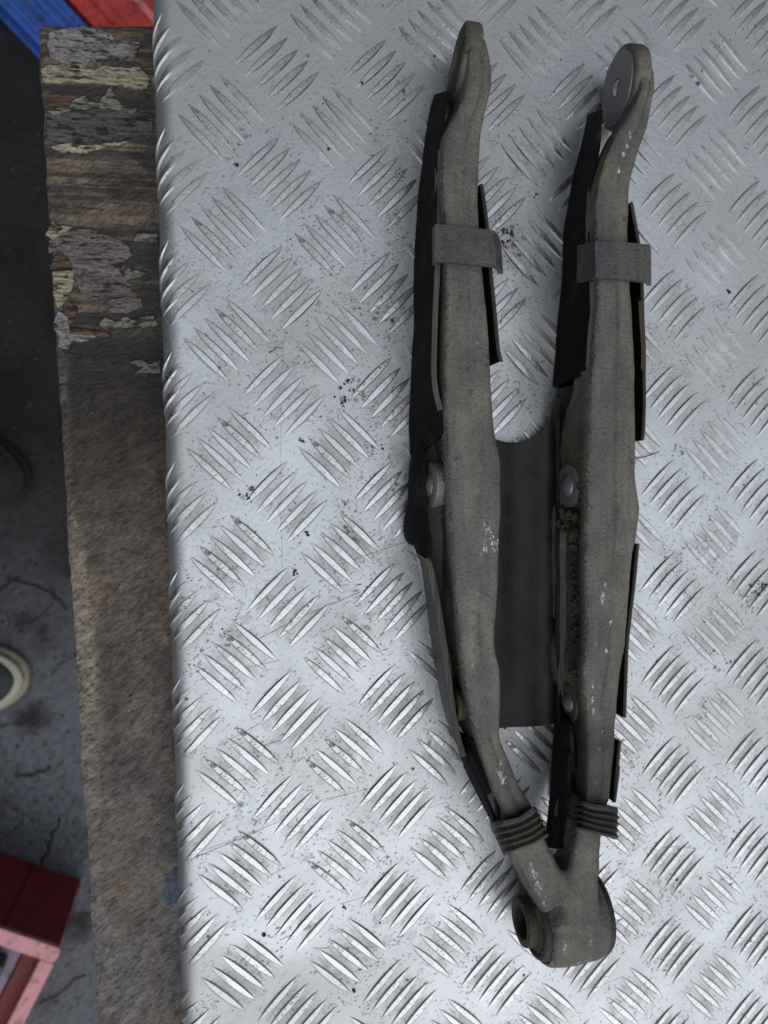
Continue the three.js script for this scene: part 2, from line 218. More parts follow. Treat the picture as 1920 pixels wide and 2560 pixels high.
{
  const S = []; for (let s = 360; s > FOLD; s -= 41) S.push(s); for (let k = 0; k <= 10; k++) S.push(FOLD - k / 10 * FR * Math.PI / 2); S.push(FOLD - FR * Math.PI / 2 - 20.2);
  const Z = []; for (let k = 0; k <= 40; k++) Z.push(-150 + k * 19.25);
  const pos = [], uv = [], idx = [], w = Z.length, n = S.length * w;
  for (const up of [0, -2]) for (const s of S) for (const z of Z) { pos.push(...unroll(s, z, up)); uv.push(...plateMaps.uv(Math.max(s, -83), z)); }
  for (let i = 0; i < S.length - 1; i++) for (let j = 0; j < w - 1; j++) { const a = i * w + j, b = a + w; idx.push(a, a + 1, b, b, a + 1, b + 1, n + a, n + b, n + a + 1, n + b, n + b + 1, n + a + 1); }
  const rim = (a, b) => idx.push(a, b, n + a, b, n + b, n + a);
  for (let j = 0; j < w - 1; j++) { rim(j + 1, j); rim((S.length - 1) * w + j, (S.length - 1) * w + j + 1); }
  for (let i = 0; i < S.length - 1; i++) { rim(i * w, i * w + w); rim(i * w + 2 * w - 1, i * w + w - 1); }
  const g = gridGeo(pos, 0, 0, idx); g.setAttribute('uv', new THREE.Float32BufferAttribute(uv, 2)); const h = toCreasedNormals(g, 0.9);
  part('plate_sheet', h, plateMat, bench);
  const NL = 14, PR = [[-1, 0], [-0.6, 1], [0, 1.02], [0.6, 1], [1, 0]];
  const rib = (cx, cz, s, off) => { // lens-shaped embossed rib, following the folded sheet
    const q = [], u = [], ix = [], c = Math.SQRT1_2, m = PR.length;
    for (let i = 0; i <= NL; i++) { const t = -1 + 2 * i / NL, hw = 2.25 * Math.pow(1 - t * t, 0.75) + 0.02, hh = 0.93 * Math.pow(Math.max(0, 1 - t * t), 0.72);
      for (const [a, b] of PR) { const l = t * 15.5, d = a * hw, x = cx + (l + d) * c, z = cz + (s > 0 ? -(l - d) : l - d) * c * 0.985; q.push(...unroll(x, z, b * hh - (b ? 0 : 0.15))); u.push(...plateMaps.uv(x + off[0], z + off[1])); } }
    for (let i = 0; i < NL; i++) for (let j = 0; j < m - 1; j++) { const a = i * m + j, b = a + m; s > 0 ? ix.push(a, b, a + 1, a + 1, b, b + 1) : ix.push(a, a + 1, b, a + 1, b + 1, b); }
    const g = gridGeo(q, 0, 0, ix); g.setAttribute('uv', new THREE.Float32BufferAttribute(u, 2)); return toCreasedNormals(g, 0.4);
  };
  const under = (x, z) => (z > 0 && z < 380 && Math.abs(x - 83 - z * 0.02) < 22) || (z > 0 && z < 440 && Math.abs(x - 160) < 24) || (z > 175 && z < 340 && x > 70 && x < 180) || (x < FOLD - 24);
  const near = BARS.filter(([x, z]) => x > -78 && x < 345 && z > -135 && z < 605).map(([x, z, s]) => [x, z, s, Math.hypot(x + 36, z - 206)]).sort((a, b) => a[3] - b[3]);
  const shared = {}, rest = []; let n300 = 0;
  for (const [x, z, s] of near) {
    if (x < FOLD - 23) continue;
    if (n300 < 300 && !under(x, z) && z > -40 && z < 495) {
      n300++;
      if (x - 13 < FOLD) { part('tread_bar', rib(x, z, s, [0, 0]), ribMat, bench); continue; }
      const k = `${s}${n300 % 6}`; shared[k] ??= (() => { const g = rib(0, 0, s, [20 + 40 * (n300 % 6), 60 + 70 * (n300 % 6)]); g.scale(0.001, 0.001, 0.001); return g; })();
      const b = new THREE.Mesh(shared[k], ribMat); b.name = 'tread_bar'; b.castShadow = b.receiveShadow = true; b.position.set(x / 1000 - 0.1, 0, z / 1000 - 0.22); b.scale.y = 0.8 + 0.35 * hash(n300, 5, 3); bench.add(b);
    } else rest.push(rib(x, z, s, [0, 0]));
  }
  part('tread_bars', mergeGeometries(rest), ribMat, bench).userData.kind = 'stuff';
}

// ---------------------------------------------------------------- wooden board under the bench edge
const board = thing('wooden_board', [-80, -54, 230], 'weathered brown wooden board with peeling paint, along the left edge of the tread plate', 'board');
{
  const A = [-130, -45, -40, 520], Y = -30;
  const DARK = [[[-112.0, -30.0, 3.0], [-87.0, -30.0, 0.6], [-69.3, -30.0, 2.5], [-60.9, -30.0, 3.5], [-62.4, -30.0, 14.7], [-70.8, -30.0, 11.8], [-81.3, -30.0, 6.7], [-90.3, -30.0, 11.2], [-101.8, -30.0, 8.0], [-112.2, -30.0, 8.4]], [[-98.2, -30.0, 74.5], [-61.1, -30.0, 73.0], [-61.2, -30.0, 76.8], [-80.5, -30.0, 77.8]], [[-88.4, -30.0, 80.7], [-61.2, -30.0, 76.8], [-61.0, -30.0, 91.2], [-78.6, -30.0, 92.0]], [[-79.7, -30.0, 90.9], [-74.8, -30.0, 87.5], [-60.9, -30.0, 90.0], [-61.2, -30.0, 119.0], [-80.6, -30.0, 120.2], [-92.1, -30.0, 124.9], [-105.6, -30.0, 123.5], [-102.5, -30.0, 117.8], [-90.7, -30.0, 118.7], [-70.8, -30.0, 114.2], [-76.4, -30.0, 100.1]], [[-107.6, -30.0, 132.8], [-88.1, -30.0, 131.0], [-60.9, -30.0, 131.0], [-61.2, -30.0, 141.8], [-100.3, -30.0, 140.0], [-111.9, -30.0, 138.4]], [[-106.8, -30.0, 142.7], [-101.5, -30.0, 143.2], [-100.6, -30.0, 150.6], [-103.9, -30.0, 160.0], [-101.1, -30.0, 167.5], [-105.0, -30.0, 177.5], [-107.7, -30.0, 168.7], [-109.0, -30.0, 155.1]], [[-74.4, -30.0, 34.2], [-61.1, -30.0, 31.9], [-61.4, -30.0, 43.1], [-70.4, -30.0, 40.7]], [[-98.8, -30.0, 166.8], [-95.2, -30.0, 166.8], [-95.9, -30.0, 168.7], [-98.5, -30.0, 169.0]]];
  const mp = areaMaps(A, 400, 2048, (g) => {
    g.filter = 'blur(2px)'; g.fillStyle = 'rgb(235,0,0)'; for (const d of DARK) poly(g, d.map((p) => [p[0], p[2]])); g.filter = 'none';
    for (let k = 0; k < 60; k++) { const z = rr(-30, 165), x = rr(-120, -60); streak(g, [[x, z], [x + 14, z + rr(-1, 1)], [x + rr(15, 40), z + rr(-2, 2)]], rr(0.3, 1.2), `rgb(${60 + 110 * rnd() | 0},0,0)`); }
    g.filter = 'blur(3px)'; g.fillStyle = 'rgb(0,30,0)';   // paler worn strip along the outer edge
    for (let k = 0; k < 9; k++) poly(g, [[-120, 124], [-110 + rr(-2, 2), 128], [-108.5 + rr(-2, 2), 150], [-109 + rr(-2, 2), 200], [-104 + rr(-3, 3), 240], [-100 + rr(-3, 3), 290], [-98 + rr(-4, 4), 340], [-101 + rr(-4, 4), 390], [-106, 420], [-120, 420]].map((p) => p)); g.filter = 'none';
    const b = [-65.4, -30.0, 424.9]; g.filter = 'blur(4px)'; g.fillStyle = 'rgb(0,0,255)'; g.beginPath(); g.ellipse(b[0] + 3, b[2] + 3, 8, 12, 0.2, 0, 7); g.fill(); g.filter = 'none';
    for (let k = 0; k < 900; k++) blot(g, rr(-122, -45), rr(110, 515), rr(0.2, 0.8), `rgb(${50 + 130 * rnd() | 0},0,0)`, 6);
    for (let k = 0; k < 260; k++) blot(g, rr(-122, -45), rr(150, 515), rr(0.2, 0.5), `rgb(0,${50 + 90 * rnd() | 0},0)`, 6);
    for (let k = 0; k < 26; k++) { const z = rr(180, 510), x = rr(-115, -60), l = rr(3, 14); streak(g, [[x, z], [x + l, z - l * rr(0.2, 0.7)]], rr(0.15, 0.4), 'rgb(120,0,0)'); }
    const c = [-97.7, -30.0, 169.3]; blot(g, c[0], c[2] + 0.6, 1.3, 'rgb(0,255,0)');
  }, (x, z, m) => {
    const n = fbm(x / 14, z / 14, 4, 2), f = fbm(x / 1.6, z / 1.6, 3, 4), gr = fbm(x / 26, z / 2.2, 4, 6), big = fbm(x / 30, z / 45, 3, 12), top = 1 - smooth(118, 138, z);
    let c = mix3([0.15, 0.112, 0.086], [0.066, 0.054, 0.046], n);
    const up = mix3([0.13, 0.098, 0.072], [0.038, 0.032, 0.029], smooth(0.3, 0.66, gr)); c = mix3(c, up, top);
    c = mix3(c, [0.135, 0.13, 0.134], (1 - top) * smooth(250, 470, z) * 0.7 * smooth(0.25, 0.6, big));
    c = mix3(c, [0.05, 0.042, 0.04], smooth(0.55, 0.75, big) * 0.55); c = mix3(c, [0.05, 0.04, 0.036], (1 - top) * (1 - smooth(150, 225, z + 30 * (n - 0.5))) * 0.75);
    c = mix3(c, [0.235, 0.2, 0.155], Math.min(1, m[1]) * smooth(0.25, 0.6, n * 0.6 + f * 0.4) * 0.75 * (1 - 0.75 * smooth(300, 380, z)));
    const b = m[2]; c = mix3(c, [0.15, 0.155, 0.12], smooth(0.03, 0.3, b) * 0.6 * (0.4 + n)); c = mix3(c, [0.06, 0.085, 0.15], smooth(0.45, 0.95, b * (0.6 + 0.6 * n)) * 0.85);
    c = mix3(c, [0.016, 0.015, 0.013], Math.min(1, m[0]) * 0.92 * smooth(0.25, 0.5, 0.6 * n + 0.4 * gr + 0.1));
    const du = 0.85 * x - 0.53 * z, dv = 0.53 * x + 0.85 * z, g0 = fbm(du / 2.4, dv / 0.75, 3, 77), dark = (1 - top) * (1 - smooth(165, 260, z + 60 * (big - 0.5) + 0.4 * (x + 80))), mo = fbm(x / 4.5 + z / 9, z / 4.5, 3, 83), pk = smooth(0.62, 0.8, fbm(du / 2, dv / 0.9, 3, 87)), q = (0.12 + 0.4 * f + 1.35 * (g0 - 0.1) + 1.0 * (mo - 0.3)) * (1 - 0.55 * pk) * (1 - 0.6 * dark); return { c: c.map((v) => v * q), r: 0.82 - 0.2 * m[0], m: 0, h: 0.5 + 0.5 * (g0 - 0.5) + 0.3 * top * (gr - 0.5) - 0.3 * m[0] };
  });
  const wood = new THREE.MeshStandardMaterial({ map: mp.map, roughnessMap: mp.rm, bumpMap: mp.bump, bumpScale: 0.0007, roughness: 1 });
  // outline with a ragged outer edge, thickness 22 mm
  const zs = []; for (let k = 0; k <= 200; k++) zs.push(-24.6 + k * 2.95);
  const top = [], pos = [], idx = [], NX = 26;
  zs.forEach((z, i) => { const t = (z + 24.6) / 522.6, xl = lerp(-117, -105, t) + 1.1 * (fbm(z / 9, 3, 3, 41) - 0.5) * 2 - (i === 0 ? -1.5 : 0);
    for (let j = 0; j <= NX; j++) { const x = lerp(xl, 120, Math.pow(j / NX, 1.6)), zz = z - (i === 0 ? 0.115 * (x + 117) - 1.2 * (fbm(x / 5, 1, 2, 43) - 0.5) : 0);
      const e = j === 0 ? -0.9 : j === 1 ? -0.1 : 0; pos.push(x, Y + e - (i === 0 ? 0.8 : 0) + (j > 0 && z < 130 ? 0.5 * (fbm(x / 20, zz / 3, 3, 47) - 0.5) : 0), zz); } });
  const w = NX + 1, n = zs.length * w, m0 = pos.length / 3;
  for (let i = 0; i < m0; i++) pos.push(pos[3 * i], Y - 22, pos[3 * i + 2]);
  for (let i = 0; i < zs.length - 1; i++) for (let j = 0; j < NX; j++) { const a = i * w + j, b = a + w; idx.push(a, b, a + 1, a + 1, b, b + 1, n + a, n + a + 1, n + b, n + a + 1, n + b + 1, n + b); }
  const rim = (a, b) => idx.push(a, n + a, b, b, n + a, n + b);
  for (let i = 0; i < zs.length - 1; i++) { rim(i * w + w, i * w); rim(i * w + NX, i * w + w + NX); } for (let j = 0; j < NX; j++) { rim(j, j + 1); rim((zs.length - 1) * w + j + 1, (zs.length - 1) * w + j); }
  const uvw = (x, y, z) => mp.uv(Math.min(-41, x + (y - Y) * 0.5), z);
  part('plank', finish(gridGeo(pos, 0, 0, idx), 0.6, uvw), wood, board);
  // peeling layers of veneer and paint: thin ragged flakes lying on the plank
  const flakeMat = (c, k) => { const W = 128, d = new Uint8Array(W * W * 4), b = new Uint8Array(W * W * 4); for (let j = 0; j < W; j++) for (let i = 0; i < W; i++) { const o = (j * W + i) * 4, f = fbm(i / 22, j / 6, 4, k), s = fbm(i / 3, j / 3, 2, k + 5), q = Math.max(0.1, 0.2 + 1.05 * f + 0.9 * (s - 0.5) - 0.65 * smooth(0.56, 0.68, fbm(i / 14, j / 6, 4, k + 9))); for (let e = 0; e < 3; e++) d[o + e] = s8(c[e] * q), b[o + e] = 255 * (0.5 * f + 0.5 * s); d[o + 3] = b[o + 3] = 255; }
    return new THREE.MeshStandardMaterial({ map: tex(d, W, W, true, true), bumpMap: tex(b, W, W, false, true), bumpScale: 0.0008, roughness: 0.85 }); };
  const GREY = flakeMat([0.23, 0.215, 0.22], 51), CREAM = flakeMat([0.34, 0.3, 0.215], 61), PURPLE = flakeMat([0.16, 0.135, 0.13], 71), GREEN = flakeMat([0.21, 0.205, 0.16], 81), ORANGE = flakeMat([0.12, 0.07, 0.045], 91), DUSK = flakeMat([0.095, 0.083, 0.083], 95);
  const flakes = [
    [DUSK, 1.0, [[-113.7, -30.0, 19.3], [-100.9, -30.0, 16.4], [-84.5, -30.0, 14.9], [-69.6, -30.0, 14.2], [-62.4, -30.0, 14.7], [-63.0, -30.0, 22.2], [-73.0, -30.0, 26.7], [-88.0, -30.0, 31.7], [-112.5, -30.0, 34.5], [-114.8, -30.0, 26.6]]],
    [GREY, 1.4, [[-111.1, -30.0, -22.1], [-94.9, -30.0, -26.0], [-81.6, -30.0, -24.2], [-80.5, -30.0, -20.7], [-67.4, -30.0, -20.9], [-70.6, -30.0, -14.5], [-77.8, -30.0, -11.9], [-83.7, -30.0, -12.5], [-88.0, -30.0, -7.2], [-91.9, -30.0, -11.0], [-95.6, -30.0, -5.8], [-103.6, -30.0, -6.2], [-111.0, -30.0, -9.6], [-112.5, -30.0, -15.4]]],
    [CREAM, 1.8, [[-116.0, -30.0, -2.5], [-112.8, -30.0, -4.6], [-104.2, -30.0, -6.4], [-101.4, -30.0, -4.3], [-89.8, -30.0, -4.6], [-86.8, -30.0, -7.3], [-75.0, -30.0, -7.0], [-68.4, -30.0, -8.6], [-63.4, -30.0, -3.6], [-65.1, -30.0, 1.1], [-69.3, -30.0, 2.2], [-78.2, -30.0, 0.6], [-90.0, -30.0, 1.2], [-101.6, -30.0, 1.1], [-110.3, -30.0, 2.9], [-114.5, -30.0, 3.3]]],
    [GREEN, 1.7, [[-100.8, -30.0, 10.9], [-96.0, -30.0, 8.7], [-93.2, -30.0, 11.5], [-88.5, -30.0, 11.0], [-83.0, -30.0, 3.2], [-80.2, -30.0, 9.0], [-77.3, -30.0, 12.1], [-69.9, -30.0, 12.0], [-72.1, -30.0, 14.7], [-81.0, -30.0, 14.0], [-88.6, -30.0, 13.1], [-100.9, -30.0, 15.5], [-110.8, -30.0, 18.8], [-115.0, -30.0, 16.8], [-103.2, -30.0, 14.8]]],
    [ORANGE, 1.0, [[-112.8, -30.0, 9.7], [-106.4, -30.0, 8.5], [-100.8, -30.0, 11.6], [-104.3, -30.0, 14.6], [-113.5, -30.0, 14.5]]],
    [CREAM, 1.5, [[-112.2, -30.0, 35.1], [-104.9, -30.0, 33.0], [-93.3, -30.0, 33.0], [-74.3, -30.0, 29.3], [-86.3, -30.0, 33.0], [-95.2, -30.0, 36.5], [-111.4, -30.0, 37.1]]],
    [CREAM, 1.6, [[-116.4, -30.0, 79.2], [-112.9, -30.0, 72.6], [-109.8, -30.0, 74.6], [-104.3, -30.0, 74.8], [-108.2, -30.0, 78.8], [-114.0, -30.0, 81.5]]],
    [ORANGE, 2.0, [[-113.3, -30.0, 76.0], [-110.9, -30.0, 74.0], [-108.4, -30.0, 75.7], [-111.1, -30.0, 78.3]]],
    [PURPLE, 1.3, [[-115.2, -30.0, 82.2], [-106.4, -30.0, 77.4], [-97.0, -30.0, 75.7], [-89.4, -30.0, 77.1], [-80.6, -30.0, 80.3], [-77.1, -30.0, 83.3], [-75.4, -30.0, 87.6], [-79.7, -30.0, 91.5], [-82.3, -30.0, 96.0], [-77.0, -30.0, 101.3], [-76.0, -30.0, 105.7], [-88.6, -30.0, 109.3], [-99.9, -30.0, 109.7], [-103.6, -30.0, 99.4], [-105.1, -30.0, 90.9], [-111.3, -30.0, 86.3], [-115.4, -30.0, 88.3]]],
    [GREY, 1.2, [[-72.7, -30.0, 76.5], [-61.8, -30.0, 75.9], [-61.9, -30.0, 79.9], [-73.4, -30.0, 79.9]]],
    [PURPLE, 1.5, [[-91.8, -30.0, 115.0], [-87.5, -30.0, 111.7], [-78.5, -30.0, 109.5], [-71.3, -30.0, 109.9], [-70.8, -30.0, 113.6], [-78.1, -30.0, 117.0], [-87.7, -30.0, 117.3]]],
    [GREEN, 1.7, [[-92.0, -30.0, 123.1], [-89.0, -30.0, 120.8], [-83.7, -30.0, 122.8], [-78.8, -30.0, 119.5], [-76.4, -30.0, 121.3], [-65.4, -30.0, 118.5], [-62.8, -30.0, 123.8], [-82.0, -30.0, 124.9], [-91.3, -30.0, 126.5]]],
    [GREEN, 1.6, [[-80.3, -30.0, 98.4], [-77.4, -30.0, 94.5], [-69.1, -30.0, 96.6], [-73.4, -30.0, 99.3], [-78.8, -30.0, 100.2]]],
    [CREAM, 1.2, [[-113.7, -30.0, 98.0], [-104.1, -30.0, 96.6], [-104.7, -30.0, 103.7], [-107.5, -30.0, 111.8], [-112.3, -30.0, 115.7], [-113.8, -30.0, 107.8]]],
    [ORANGE, 1.1, [[-115.1, -30.0, 96.2], [-111.4, -30.0, 87.2], [-105.7, -30.0, 92.1], [-104.7, -30.0, 96.4]]],
    [ORANGE, 1.3, [[-108.1, -30.0, 111.9], [-103.0, -30.0, 115.4], [-104.3, -30.0, 120.3], [-106.8, -30.0, 125.3], [-88.1, -30.0, 128.5], [-87.5, -30.0, 130.1], [-105.8, -30.0, 129.6], [-109.5, -30.0, 118.0]]],
    [GREY, 1.5, [[-114.7, -30.0, 125.6], [-112.4, -30.0, 117.5], [-107.8, -30.0, 120.5], [-106.9, -30.0, 129.1], [-94.0, -30.0, 130.0], [-101.2, -30.0, 133.2], [-106.5, -30.0, 132.1], [-108.4, -30.0, 137.1], [-112.4, -30.0, 135.4], [-111.6, -30.0, 130.4]]],
    [PURPLE, 1.6, [[-77.7, -30.0, 143.0], [-71.6, -30.0, 142.0], [-67.4, -30.0, 144.4], [-62.4, -30.0, 141.5], [-62.6, -30.0, 148.5], [-74.2, -30.0, 148.0], [-71.1, -30.0, 145.4]]],
  ];
  for (const [mat, h, out] of flakes) {
    const sh = [], L = out.length;
    for (let i = 0; i < L; i++) { const a = out[i], b = out[(i + 1) % L], len = Math.hypot(b[0] - a[0], b[2] - a[2]), k = Math.max(1, Math.round(len / 1.3)); for (let q = 0; q < k; q++) { const t = q / k, x = lerp(a[0], b[0], t), z = lerp(a[2], b[2], t); sh.push(new THREE.Vector2(x + 0.9 * (vn(x * 0.9, z * 0.9, 5) - 0.5), -(z + 0.9 * (vn(x * 0.9, z * 0.9, 6) - 0.5)))); } }
    const e = new THREE.ExtrudeGeometry(new THREE.Shape(sh), { depth: h * 0.6, bevelEnabled: true, bevelThickness: h * 0.35, bevelSize: 0.35, bevelSegments: 1, steps: 1 });
    e.rotateX(-Math.PI / 2); e.translate(0, Y + h * 0.1, 0); e.deleteAttribute('uv'); e.deleteAttribute('normal');
    part('paint_flake', finish(mergeVertices(e), 0.6, (x, y, z) => [x / 60, z / 30]), mat, board);
  }
}

// ---------------------------------------------------------------- suspension arm
const arm = thing('suspension_arm', [130, 0, 220], 'dirty forked grey steel suspension arm with black plastic covers, lying on the tread plate', 'suspension arm');
const AREA = [30, -60, 260, 520], SH = 0.6;
const marks = (g, pts, r, n, col) => { for (const p of pts) for (let k = 0; k < n * 2; k++) { const x = p[0] + p[1] * SH + rr(-r, r) * rnd(), z = p[2] + rr(-r, r) * 2.2 * rnd(); streak(g, [[x, z], [x + rr(-0.4, 0.4), z + rr(0.2, 1.6)]], rr(0.15, 0.7), col); } };
const RM = [[161.6, 42.0, 89.0], [162.0, 42.0, 109.9], [162.4, 42.0, 131.9], [161.7, 42.0, 149.9], [161.0, 42.0, 164.5], [161.4, 42.0, 182.6], [160.7, 42.0, 197.1], [160.4, 42.0, 208.9], [161.5, 42.0, 226.5], [160.4, 42.0, 237.5], [158.5, 42.0, 253.0], [158.3, 42.0, 274.1], [157.3, 42.0, 293.0], [155.0, 42.0, 308.5]];
const rightMid = (z) => { let i = 0; while (i < RM.length - 2 && RM[i + 1][2] < z) i++; return lerp(RM[i][0], RM[i + 1][0], (z - RM[i][2]) / (RM[i + 1][2] - RM[i][2])); };
const steelMaps = areaMaps(AREA, 812, 2048, (g) => {
  marks(g, [[93.5, 42.0, 232.2], [96.9, 42.0, 237.3], [92.1, 42.0, 240.9]], 2.6, 7, 'rgb(255,0,0)');
  marks(g, [[155.0, 42.0, 267.6], [155.4, 42.0, 268.0], [155.2, 42.0, 268.4]], 1.6, 7, 'rgb(200,0,0)'); marks(g, [[156.6, 42.0, 261.8], [159.4, 42.0, 282.0], [156.9, 42.0, 295.6]], 0.8, 4, 'rgb(190,0,0)');
  marks(g, [[99.4, 42.0, 352.8], [99.9, 42.0, 355.4], [100.4, 42.0, 357.6], [98.5, 42.0, 350.6]], 2, 8, 'rgb(140,0,0)');
  marks(g, [[112.3, 47.0, 400.5], [113.5, 47.0, 403.3], [114.6, 47.0, 406.0], [115.9, 47.0, 409.2], [117.3, 47.0, 412.3], [120.1, 46.0, 419.2]], 1.6, 6, 'rgb(110,0,0)');
  marks(g, [[127.5, 40.0, 447.3], [132.8, 44.0, 444.1], [132.5, 43.0, 446.2], [151.6, 36.0, 454.4], [148.0, 42.0, 443.1], [152.9, 32.0, 461.1], [130.3, 34.0, 456.9], [144.7, 34.0, 457.3], [125.9, 40.0, 443.2]], 1.8, 5, 'rgb(80,0,0)');
  marks(g, [[170.7, 42.0, 37.0], [169.1, 42.0, 41.7], [167.1, 42.0, 46.1], [164.7, 42.0, 54.1]], 0.8, 5, 'rgb(230,0,0)');
  marks(g, [[149.2, 42.0, 313.3], [149.1, 42.0, 320.3], [149.6, 42.0, 326.4]], 0.8, 7, 'rgb(120,0,0)');
  // oily grime packed along the inner edges of both legs
  for (const E of [[[72.7, 42.0, 54.8], [72.4, 42.0, 68.1], [73.2, 42.0, 84.5], [73.9, 42.0, 114.8], [73.2, 42.0, 136.3], [72.7, 42.0, 160.3], [72.8, 42.0, 182.8], [74.0, 42.0, 200.6], [74.8, 42.0, 225.0], [76.7, 42.0, 263.7], [78.5, 42.0, 286.2], [80.0, 42.0, 300.4], [82.0, 42.0, 313.9], [85.4, 42.0, 330.2]], [[152.3, 42.0, 67.6], [151.9, 42.0, 88.2], [153.0, 42.0, 110.8], [152.0, 42.0, 132.2], [150.1, 42.0, 150.2], [148.7, 42.0, 164.6], [148.4, 42.0, 182.6], [147.3, 42.0, 197.1], [146.9, 42.0, 208.6], [146.6, 42.0, 223.2], [146.2, 42.0, 237.8], [145.9, 42.0, 252.4], [146.2, 42.0, 274.5], [145.9, 42.0, 293.0], [144.7, 42.0, 307.8], [145.8, 42.0, 329.5]]])
    for (let i = 0; i < E.length - 1; i++) for (let k = 0; k < 34; k++) { const t = rnd(), x = lerp(E[i][0], E[i + 1][0], t) + 25.2 + 3.5 * rnd() * rnd() * rnd() - 0.6, z = lerp(E[i][2], E[i + 1][2], t); blot(g, x, z, rr(0.25, 0.95), rnd() < 0.75 ? `rgb(0,${70 + 120 * rnd() | 0},0)` : 'rgb(0,0,110)', 7); }
  // dark bruises
  for (const [p, r, n] of [[[82.3, 42.0, 118.5], 2.4, 5], [[87.6, 42.0, 133.5], 4, 9], [[86.6, 42.0, 152.8], 3, 7], [[85.6, 42.0, 163.4], 2, 4], [[79.5, 42.0, 70.0], 1.3, 2], [[82.5, 42.0, 61.9], 4, 5], [[87.9, 36.0, -2.9], 5, 7], [[88.8, 38.0, 6.8], 4, 5], [[166.7, 42.0, 79.4], 1.5, 3], [[87.4, 42.0, 272.6], 1.6, 4], [[166.5, 42.0, 183.7], 1.2, 2], [[166.0, 42.0, 192.3], 1.2, 2], [[170.8, 42.0, 200.0], 1, 2], [[161.2, 42.0, 224.7], 1.6, 3], [[84.3, 42.0, 280.7], 5, 4], [[88.4, 42.0, 298.5], 6, 5], [[96.5, 42.0, 277.3], 4, 4]])
    for (let k = 0; k < n; k++) blot(g, p[0] + p[1] * SH + rr(-r, r), p[2] + rr(-r, r) * 1.6, rr(0.5, 1.5), 'rgb(0,120,0)', 8);
  for (let k = 0; k < 900; k++) blot(g, rr(70, 240), rr(-40, 520), rr(0.12, 0.4), `rgb(0,${60 + 120 * rnd() | 0},0)`, 5);
  for (let k = 0; k < 700; k++) blot(g, rr(70, 240), rr(-40, 520), rr(0.12, 0.4), `rgb(0,0,${70 + 120 * rnd() | 0})`, 5);
  for (let k = 0; k < 110; k++) { const x = rr(95, 225), z = rr(-20, 500), l = rr(6, 30); streak(g, [[x, z], [x + rr(-0.6, 0.6), z + l / 2], [x + rr(-0.8, 0.8), z + l]], rr(0.4, 2), `rgb(0,${18 + 40 * rnd() | 0},0)`); }   // greasy streaks
  for (let k = 0; k < 130; k++) blot(g, rr(95, 225), rr(-20, 500), rr(0.5, 1.2), `rgb(0,${110 + 120 * rnd() | 0},0)`, 7);
  for (let k = 0; k < 160; k++) blot(g, rr(95, 225), rr(-20, 500), rr(0.3, 1), `rgb(0,0,${90 + 120 * rnd() | 0})`, 7);
  for (let k = 0; k < 90; k++) { const x = rr(95, 225), z = rr(-20, 500); blot(g, x, z, rr(2, 6), `rgb(0,${14 + 24 * rnd() | 0},0)`, 11); }
}, (x, z, m) => {
  const n = fbm(x / 9, z / 17, 4, 2), f = fbm(x / 1.2, z / 1.2, 3, 7), big = fbm(x / 22, z / 60, 3, 13), lowEnd = smooth(300, 370, z);
  const st = fbm(x / 2.2, z / 40, 3, 27); let c = mix3([0.15, 0.144, 0.122], [0.1, 0.098, 0.1], smooth(0.4, 0.6, n * 0.5 + big * 0.3 + st * 0.2));
  if (x > 165 && z > 90 && z < 330) { const t = (x - 25.2 - rightMid(z)) / 20; c = mix3(c, t < 0.08 ? [0.1, 0.096, 0.1] : [0.15, 0.14, 0.112], 0.45 * smooth(0.02, 0.1, Math.abs(t - 0.08) + 0.04)); if (Math.abs(t - 0.08) < 0.05) c = c.map((v) => v * 0.78); }
  c = mix3(c, [0.185, 0.165, 0.125], smooth(0.55, 0.75, fbm(x / 12, z / 20, 4, 23)) * 0.5);
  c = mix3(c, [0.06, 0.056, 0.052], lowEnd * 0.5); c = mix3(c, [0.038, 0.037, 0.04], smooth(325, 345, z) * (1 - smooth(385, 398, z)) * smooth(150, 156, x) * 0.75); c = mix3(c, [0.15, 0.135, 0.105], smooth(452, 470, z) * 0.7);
  c = mix3(c, [0.035, 0.034, 0.034], Math.min(1, m[1]) * 0.8); c = mix3(c, [0.33, 0.29, 0.21], Math.min(1, m[2]) * 0.6); const g0 = fbm((0.85 * x - 0.53 * z) / 1.2, (0.53 * x + 0.85 * z) / 0.5, 2, 61), pit = smooth(0.64, 0.8, fbm(x / 0.8, z / 0.7, 3, 65)); c = c.map((v) => v * (1 - 0.3 * pit)); c = [c[0] * 0.87, c[1] * 0.86, c[2] * 0.82]; c = mix3(c, [0.5, 0.52, 0.56], Math.min(1, m[0]) * smooth(0.3, 0.6, 0.5 * f + 0.5 * g0) * 0.95);
  const q = (0.72 + 0.36 * f + 0.28 * (g0 - 0.15)) * (0.72 + 0.56 * st) * (0.8 + 0.4 * big); return { c: c.map((v) => v * q), r: lerp(0.42 + 0.35 * n, 0.4, m[0]), m: 0.15 * m[0], h: 0.5 + 0.4 * (f - 0.5) + 0.5 * (n - 0.5) - 0.3 * pit };
});
const suv = (x, y, z) => steelMaps.uv(x + y * SH, z);
const steel = new THREE.MeshStandardMaterial({ map: steelMaps.map, roughnessMap: steelMaps.rm, bumpMap: steelMaps.bump, bumpScale: 0.0006, roughness: 1, metalness: 0 });
const dusty = steel.clone(); dusty.color.setRGB(0.54, 0.545, 0.63);         // dust-coated plastic clips
const ribbed = steel.clone(); ribbed.color.setRGB(0.5, 0.47, 0.42);
